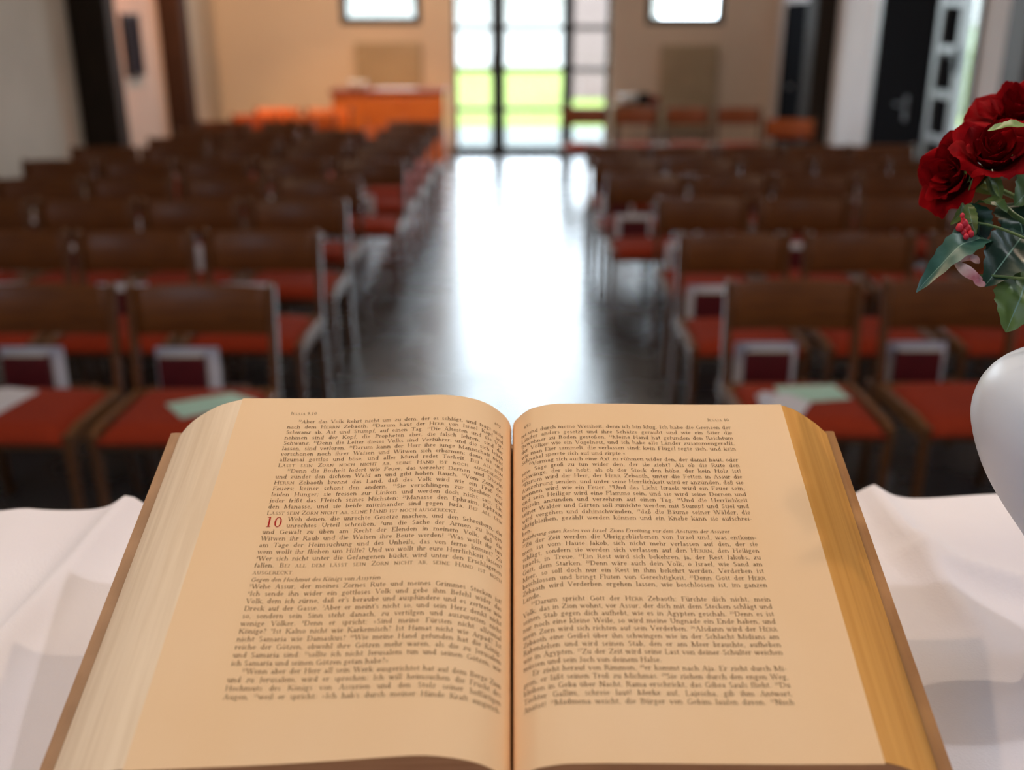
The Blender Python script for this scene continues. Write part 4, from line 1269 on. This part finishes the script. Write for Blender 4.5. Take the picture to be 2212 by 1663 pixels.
def leaf_mesh(base, tip, width, nrm, bend=0.15, fold=0.25, ser=0.06, n=16):
    base, tip, nrm = Vector(base), Vector(tip), Vector(nrm).normalized()
    d = tip - base
    L = d.length
    d.normalize()
    side = d.cross(nrm).normalized()
    nn = side.cross(d).normalized()
    bm = bmesh.new()
    rows = []
    for j in range(n + 1):
        t = j / n
        w = width / 2 * (math.sin(PI * min(1, t ** 0.8)) ** 0.75) + 0.0004
        w *= 1 + ser * (1 if j % 2 else -1)
        c = base + d * (L * t) + nn * (L * bend * math.sin(PI * t * 0.9) - L * bend * 0.9 * t * t)
        row = []
        for s_ in (-1, -0.62, -0.3, -0.03, 0.03, 0.3, 0.62, 1):
            row.append(bm.verts.new(c + side * (w * s_) + nn * (fold * w * abs(s_) ** 1.3 + 0.13 * w * math.sin(14 * t + 2.5 * s_))))
        rows.append(row)
    for a, c in zip(rows[:-1], rows[1:]):
        for i in range(7):
            f_ = bm.faces.new((a[i], a[i + 1], c[i + 1], c[i]))
            if i == 3: f_.material_index = 1
    return bm


def stem_to_neck(bm, c, axis, back, r=0.0022, k=0.5, neck_off=(0, 0)):
    e = NECK + Vector((neck_off[0], neck_off[1], -0.03))
    m_ = c - axis.normalized() * back
    top = NECK + Vector((neck_off[0], neck_off[1], 0.02))
    pts = bez(c, m_, top.lerp(m_, 0.15), 8) + [top, e]
    tube(bm, pts, r, 8)


def rose(c, axis, size, spin, label, noff, leaves, back=0.06):
    t = thing('rose', label, 'flower', c, 0, 'red roses in the white vase')
    inv = Matrix.Translation(-Vector(c))
    def add(nm, bm, m, sm=True):
        bmesh.ops.transform(bm, matrix=inv, verts=bm.verts)
        return obj(nm, bm, m, t, sm)
    add('bloom', bloom(Vector(c), axis, size, spin), M['petal'])
    bm = bmesh.new()
    stem_to_neck(bm, Vector(c), axis, back, neck_off=noff)
    add('stem', bm, M['stem'])
    u, v, a = frame(axis)
    for k in range(5):
        an = 2 * PI * k / 5 + spin
        rd = u * math.cos(an) + v * math.sin(an)
        p0 = Vector(c) - a * 0.002
        add('sepal', leaf_mesh(p0, p0 + rd * size * 0.75 - a * size * (0.35 + 0.2 * (k % 2)), size * 0.30, a, 0.1, 0.3, 0.03, 10), [M['leaf_light'], M['vein']])
    for (bs, tp, w, nr, mm, bd, fo) in leaves:
        add('leaf', leaf_mesh(bs, tp, w, nr, bd, fo), [M[mm], M['vein']])
    return t


px = lambda n_, z_: n_ / F_PX * z_
CAMV = Vector((0, -CT, ST))                            # towards the viewer
up = Vector((0, 0, 1)); rt = Vector((1, 0, 0))
# rose in the middle, facing the viewer and up
rose(at(2136, 362, 0.80), (CAMV * 0.75 + up * 0.75 - rt * 0.22), 0.0285, 0.4,
     'red rose in the middle of the bunch, facing the book', (0.002, 0.004), [
         (at(2225, 585, 0.79), at(2176, 712, 0.77), px(112, 0.78), CAMV + up * 0.3 - rt * 0.3, 'leaf_olive', 0.12, 0.20),
         (at(2110, 440, 0.80), at(2176, 452, 0.775), px(46, 0.79), CAMV * 0.5 + up, 'leaf_olive', 0.15, 0.3),
         (at(2165, 440, 0.82), at(2225, 530, 0.80), px(90, 0.8), CAMV + up * 0.4, 'leaf_dark', 0.1, 0.2),
     ], 0.05)
# rose pointing to the left
rose(at(2088, 386, 0.83), (-rt * 0.95 + CAMV * 0.42 + up * 0.10), 0.0285, 1.7,
     'red rose lowest and furthest out over the book, petals fanned open', (-0.005, -0.002), [
         (at(2136, 520, 0.80), at(1990, 606, 0.76), px(66, 0.79), CAMV * 0.6 + up * 0.9, 'leaf_blue', 0.22, 0.30),
         (at(2212, 505, 0.80), at(2132, 612, 0.77), px(105, 0.79), CAMV * 0.9 + up * 0.3 - rt * 0.2, 'leaf_dark', 0.1, 0.25),
         (at(2096, 438, 0.80), at(2120, 530, 0.79), px(62, 0.79), CAMV + up * 0.2, 'leaf_dark', 0.1, 0.25),
         (at(2082, 440, 0.79), at(2056, 484, 0.78), px(22, 0.79), CAMV + rt * 0.4, 'leaf_light', 0.1, 0.3),
         (at(2090, 440, 0.785), at(2106, 508, 0.775), px(26, 0.79), CAMV - rt * 0.5, 'leaf_olive', 0.1, 0.3),
     ], 0.07)
# rose at the top right, partly out of the picture
rose(at(2212, 288, 0.88), (-rt * 0.55 + up * 0.95 + CAMV * 0.25), 0.0370, 2.9,
     'red rose at the top, cut off by the picture edge', (0.006, 0.002), [
         (at(2235, 276, 0.78), at(2136, 278, 0.76), px(34, 0.77), up + CAMV * 0.35, 'leaf_light', 0.06, 0.25),
         (at(2240, 330, 0.80), at(2186, 336, 0.78), px(22, 0.79), up + CAMV * 0.2, 'leaf_light', 0.06, 0.25),
         (at(2250, 380, 0.82), at(2196, 440, 0.80), px(80, 0.8), CAMV + up * 0.4, 'leaf_olive', 0.1, 0.25),
         (at(2240, 440, 0.83), at(2180, 520, 0.81), px(90, 0.8), CAMV + up * 0.2, 'leaf_dark', 0.1, 0.25),
     ], 0.06)
# coral pink buds
c = at(2086, 492, 0.775)
t = thing('flower_sprig', 'small coral pink bud cluster hanging below the lowest rose', 'flower', c)
bm = bmesh.new()
rnd = random.Random(3)
for (qx, qy, r_) in ((2078, 466, 5), (2082, 484, 9), (2072, 492, 8), (2088, 496, 10), (2080, 504, 9), (2096, 506, 7), (2086, 512, 6), (2079, 474, 4)):
    g = bmesh.ops.create_icosphere(bm, subdivisions=2, radius=px(r_, 0.775))
    p = at(qx, qy, 0.775 + rnd.uniform(-0.004, 0.004)) - c
    for v in g['verts']:
        v.co = Vector((v.co.x, v.co.y, v.co.z * 1.25)) * (1 + 0.15 * math.sin(900 * v.co.x + 500 * v.co.z)) + p
obj('bud', bm, M['bud_pink'], t, True)
bm = bmesh.new()
tube(bm, [p_ - c for p_ in bez(at(2084, 488, 0.777), at(2120, 450, 0.79), NECK + Vector((-0.008, -0.006, 0.01)), 10)] + [NECK + Vector((-0.008, -0.006, -0.03)) - c], 0.0011, 6)
obj('stem', bm, M['stem'], t, True)
# wilted pale pink blossom
c = at(2105, 590, 0.775)
t = thing('wilted_blossom', 'curled cream and pink wilted blossom among the leaves above the vase', 'flower', c)
bm = bmesh.new()
def curl(pts, w):
    rows = []
    n = len(pts)
    for i, p_ in enumerate(pts):
        k = w * math.sin(PI * (0.12 + 0.8 * i / (n - 1)))
        d_ = (pts[min(i + 1, n - 1)] - pts[max(i - 1, 0)]).normalized()
        s_ = d_.cross(CAMV).normalized()
        rows.append([bm.verts.new(p_ + s_ * k * a_ + CAMV * (0.35 * k * (1 - a_ * a_)) - c) for a_ in (-1, -0.5, 0, 0.5, 1)])
    for a, e in zip(rows[:-1], rows[1:]):
        for i in range(4):
            bm.faces.new((a[i], a[i + 1], e[i + 1], e[i]))
curl(bez(at(2064, 566, 0.770), at(2090, 590, 0.765), at(2122, 604, 0.775), 8), px(13, 0.77))
curl(bez(at(2068, 566, 0.772), at(2092, 548, 0.775), at(2112, 558, 0.78), 8), px(8, 0.77))
curl(bez(at(2096, 560, 0.772), at(2110, 556, 0.775), at(2116, 568, 0.78), 6), px(9, 0.77))
curl(bez(at(2104, 600, 0.772), at(2112, 615, 0.77), at(2134, 614, 0.775), 6), px(8, 0.77))
obj('petals', bm, M['petal_pink'], t, True)
bm = bmesh.new()
tube(bm, [p_ - c for p_ in bez(at(2112, 596, 0.776), at(2150, 590, 0.79), NECK + Vector((-0.01, 0.004, 0.012)), 8)] + [NECK + Vector((-0.01, 0.004, -0.03)) - c], 0.0012, 6)
obj('stem', bm, M['stem'], t, True)

# ------------------------------------------------------------------ light
w = bpy.data.worlds.new('World')
S.world = w
w.use_nodes = True
nt = w.node_tree
bg = nt.nodes['Background']
bg.inputs['Color'].default_value = (0.80, 0.90, 1.0, 1)
bg.inputs['Strength'].default_value = 14.0

def light(name, typ, loc, target, power, col, size=0.5, size_y=None, spot=None, blend=0.6):
    l = bpy.data.lights.new(name, typ)
    l.energy = power
    l.color = col
    if typ == 'AREA':
        l.size = size
        if size_y:
            l.shape = 'RECTANGLE'; l.size_y = size_y
    elif typ == 'SPOT':
        l.spot_size = spot; l.spot_blend = blend; l.shadow_soft_size = size
    elif typ == 'SUN':
        l.angle = size
    o = bpy.data.objects.new(name, l)
    COL.objects.link(o)
    o.location = loc
    d = Vector(target) - Vector(loc)
    o.rotation_euler = d.to_track_quat('-Z', 'Y').to_euler()
    return o
WARM = (1.0, 0.72, 0.45)
light('sun_lamp', 'SUN', (10, 5, 20), (4, 26, 0), 6.0, (1.0, 0.95, 0.86), R(1))
bk = Vector((0.1, 0.66, 1.35))
light('altar_spot_side', 'SPOT', (2.2, 0.35, 4.4), bk, 105, (0.94, 0.96, 1.0), 0.06, spot=R(40))
light('altar_spot_left', 'SPOT', (-2.1, 2.1, 4.4), bk, 130, (1.0, 0.70, 0.45), 0.06, spot=R(40))
light('altar_spot_right', 'SPOT', (2.0, 2.53, 4.2), bk, 115, (1.0, 0.80, 0.60), 0.035, spot=R(40))
light('back_spot', 'SPOT', (-1.9, 8.6, 4.3), (-2.0, 13.2, 1.0), 560, (1.0, 0.67, 0.38), 0.12, spot=R(62))
light('rear_chair_spot', 'SPOT', (-1.2, 7.0, 4.3), (-1.75, 11.6, 0.8), 420, (1.0, 0.55, 0.22), 0.12, spot=R(30))
light('left_wall_lamp', 'SPOT', (-2.6, 9.6, 4.3), (-3.7, 10.4, 1.2), 520, (1.0, 0.37, 0.19), 0.12, spot=R(60))
light('hall_fill_front', 'AREA', (0, 1.6, 4.5), (0, 5.0, 0.4), 80, (1.0, 0.80, 0.58), 1.6, 1.6)  # added warm fill for the chair fronts, no fixture modelled
light('hall_fill_back', 'AREA', (0.3, 9.5, 4.5), (0.3, 9.5, 0), 70, (1.0, 0.84, 0.68), 3.0, 3.0)  # added soft overhead fill for the rear of the hall
light('chancel_fill', 'AREA', (-2.2, -1.6, 3.2), (0.2, 0.7, 1.2), 34, (0.62, 0.79, 1.0), 1.6, 1.6)  # added cool fill on the altar, no window is built here
light('side_fill', 'AREA', (3.2, 1.0, 2.9), (0.4, 0.8, 1.2), 22, (0.70, 0.83, 1.0), 1.2, 1.6)  # added bluish fill from the right, the wall is solid here
for nm, loc, tg, sx, sy in (('door_portal', (0.25, YB + TB + 0.02, 2.1), (0.25, 0, 2.1), 2.0, 4.2),
                            ('window_portal_left', ((W1[0] + W1[1]) / 2, YB + TB + 0.02, 2.1), ((W1[0] + W1[1]) / 2, 0, 2.1), 1.0, 1.0),
                            ('window_portal_right', ((W2[0] + W2[1]) / 2, YB + TB + 0.02, 2.1), ((W2[0] + W2[1]) / 2, 0, 2.1), 1.0, 1.0),
                            ('side_portal', (XR + 0.32, 7.71, 1.5), (0, 7.71, 1.5), 0.22, 3.0)):
    o = light(nm, 'AREA', loc, tg, 1.0, (1, 1, 1), sx, sy)
    o.data.cycles.is_portal = True

S.view_settings.view_transform = 'Standard'
S.view_settings.look = 'None'
S.view_settings.exposure = 0.0
S.cycles.max_bounces = 7
S.cycles.diffuse_bounces = 4
S.cycles.glossy_bounces = 4
S.cycles.transparent_max_bounces = 12
S.cycles.caustics_reflective = False
S.cycles.caustics_refractive = False
S.cycles.sample_clamp_indirect = 6.0
S.cycles.use_adaptive_sampling = True
S.cycles.adaptive_threshold = 0.04
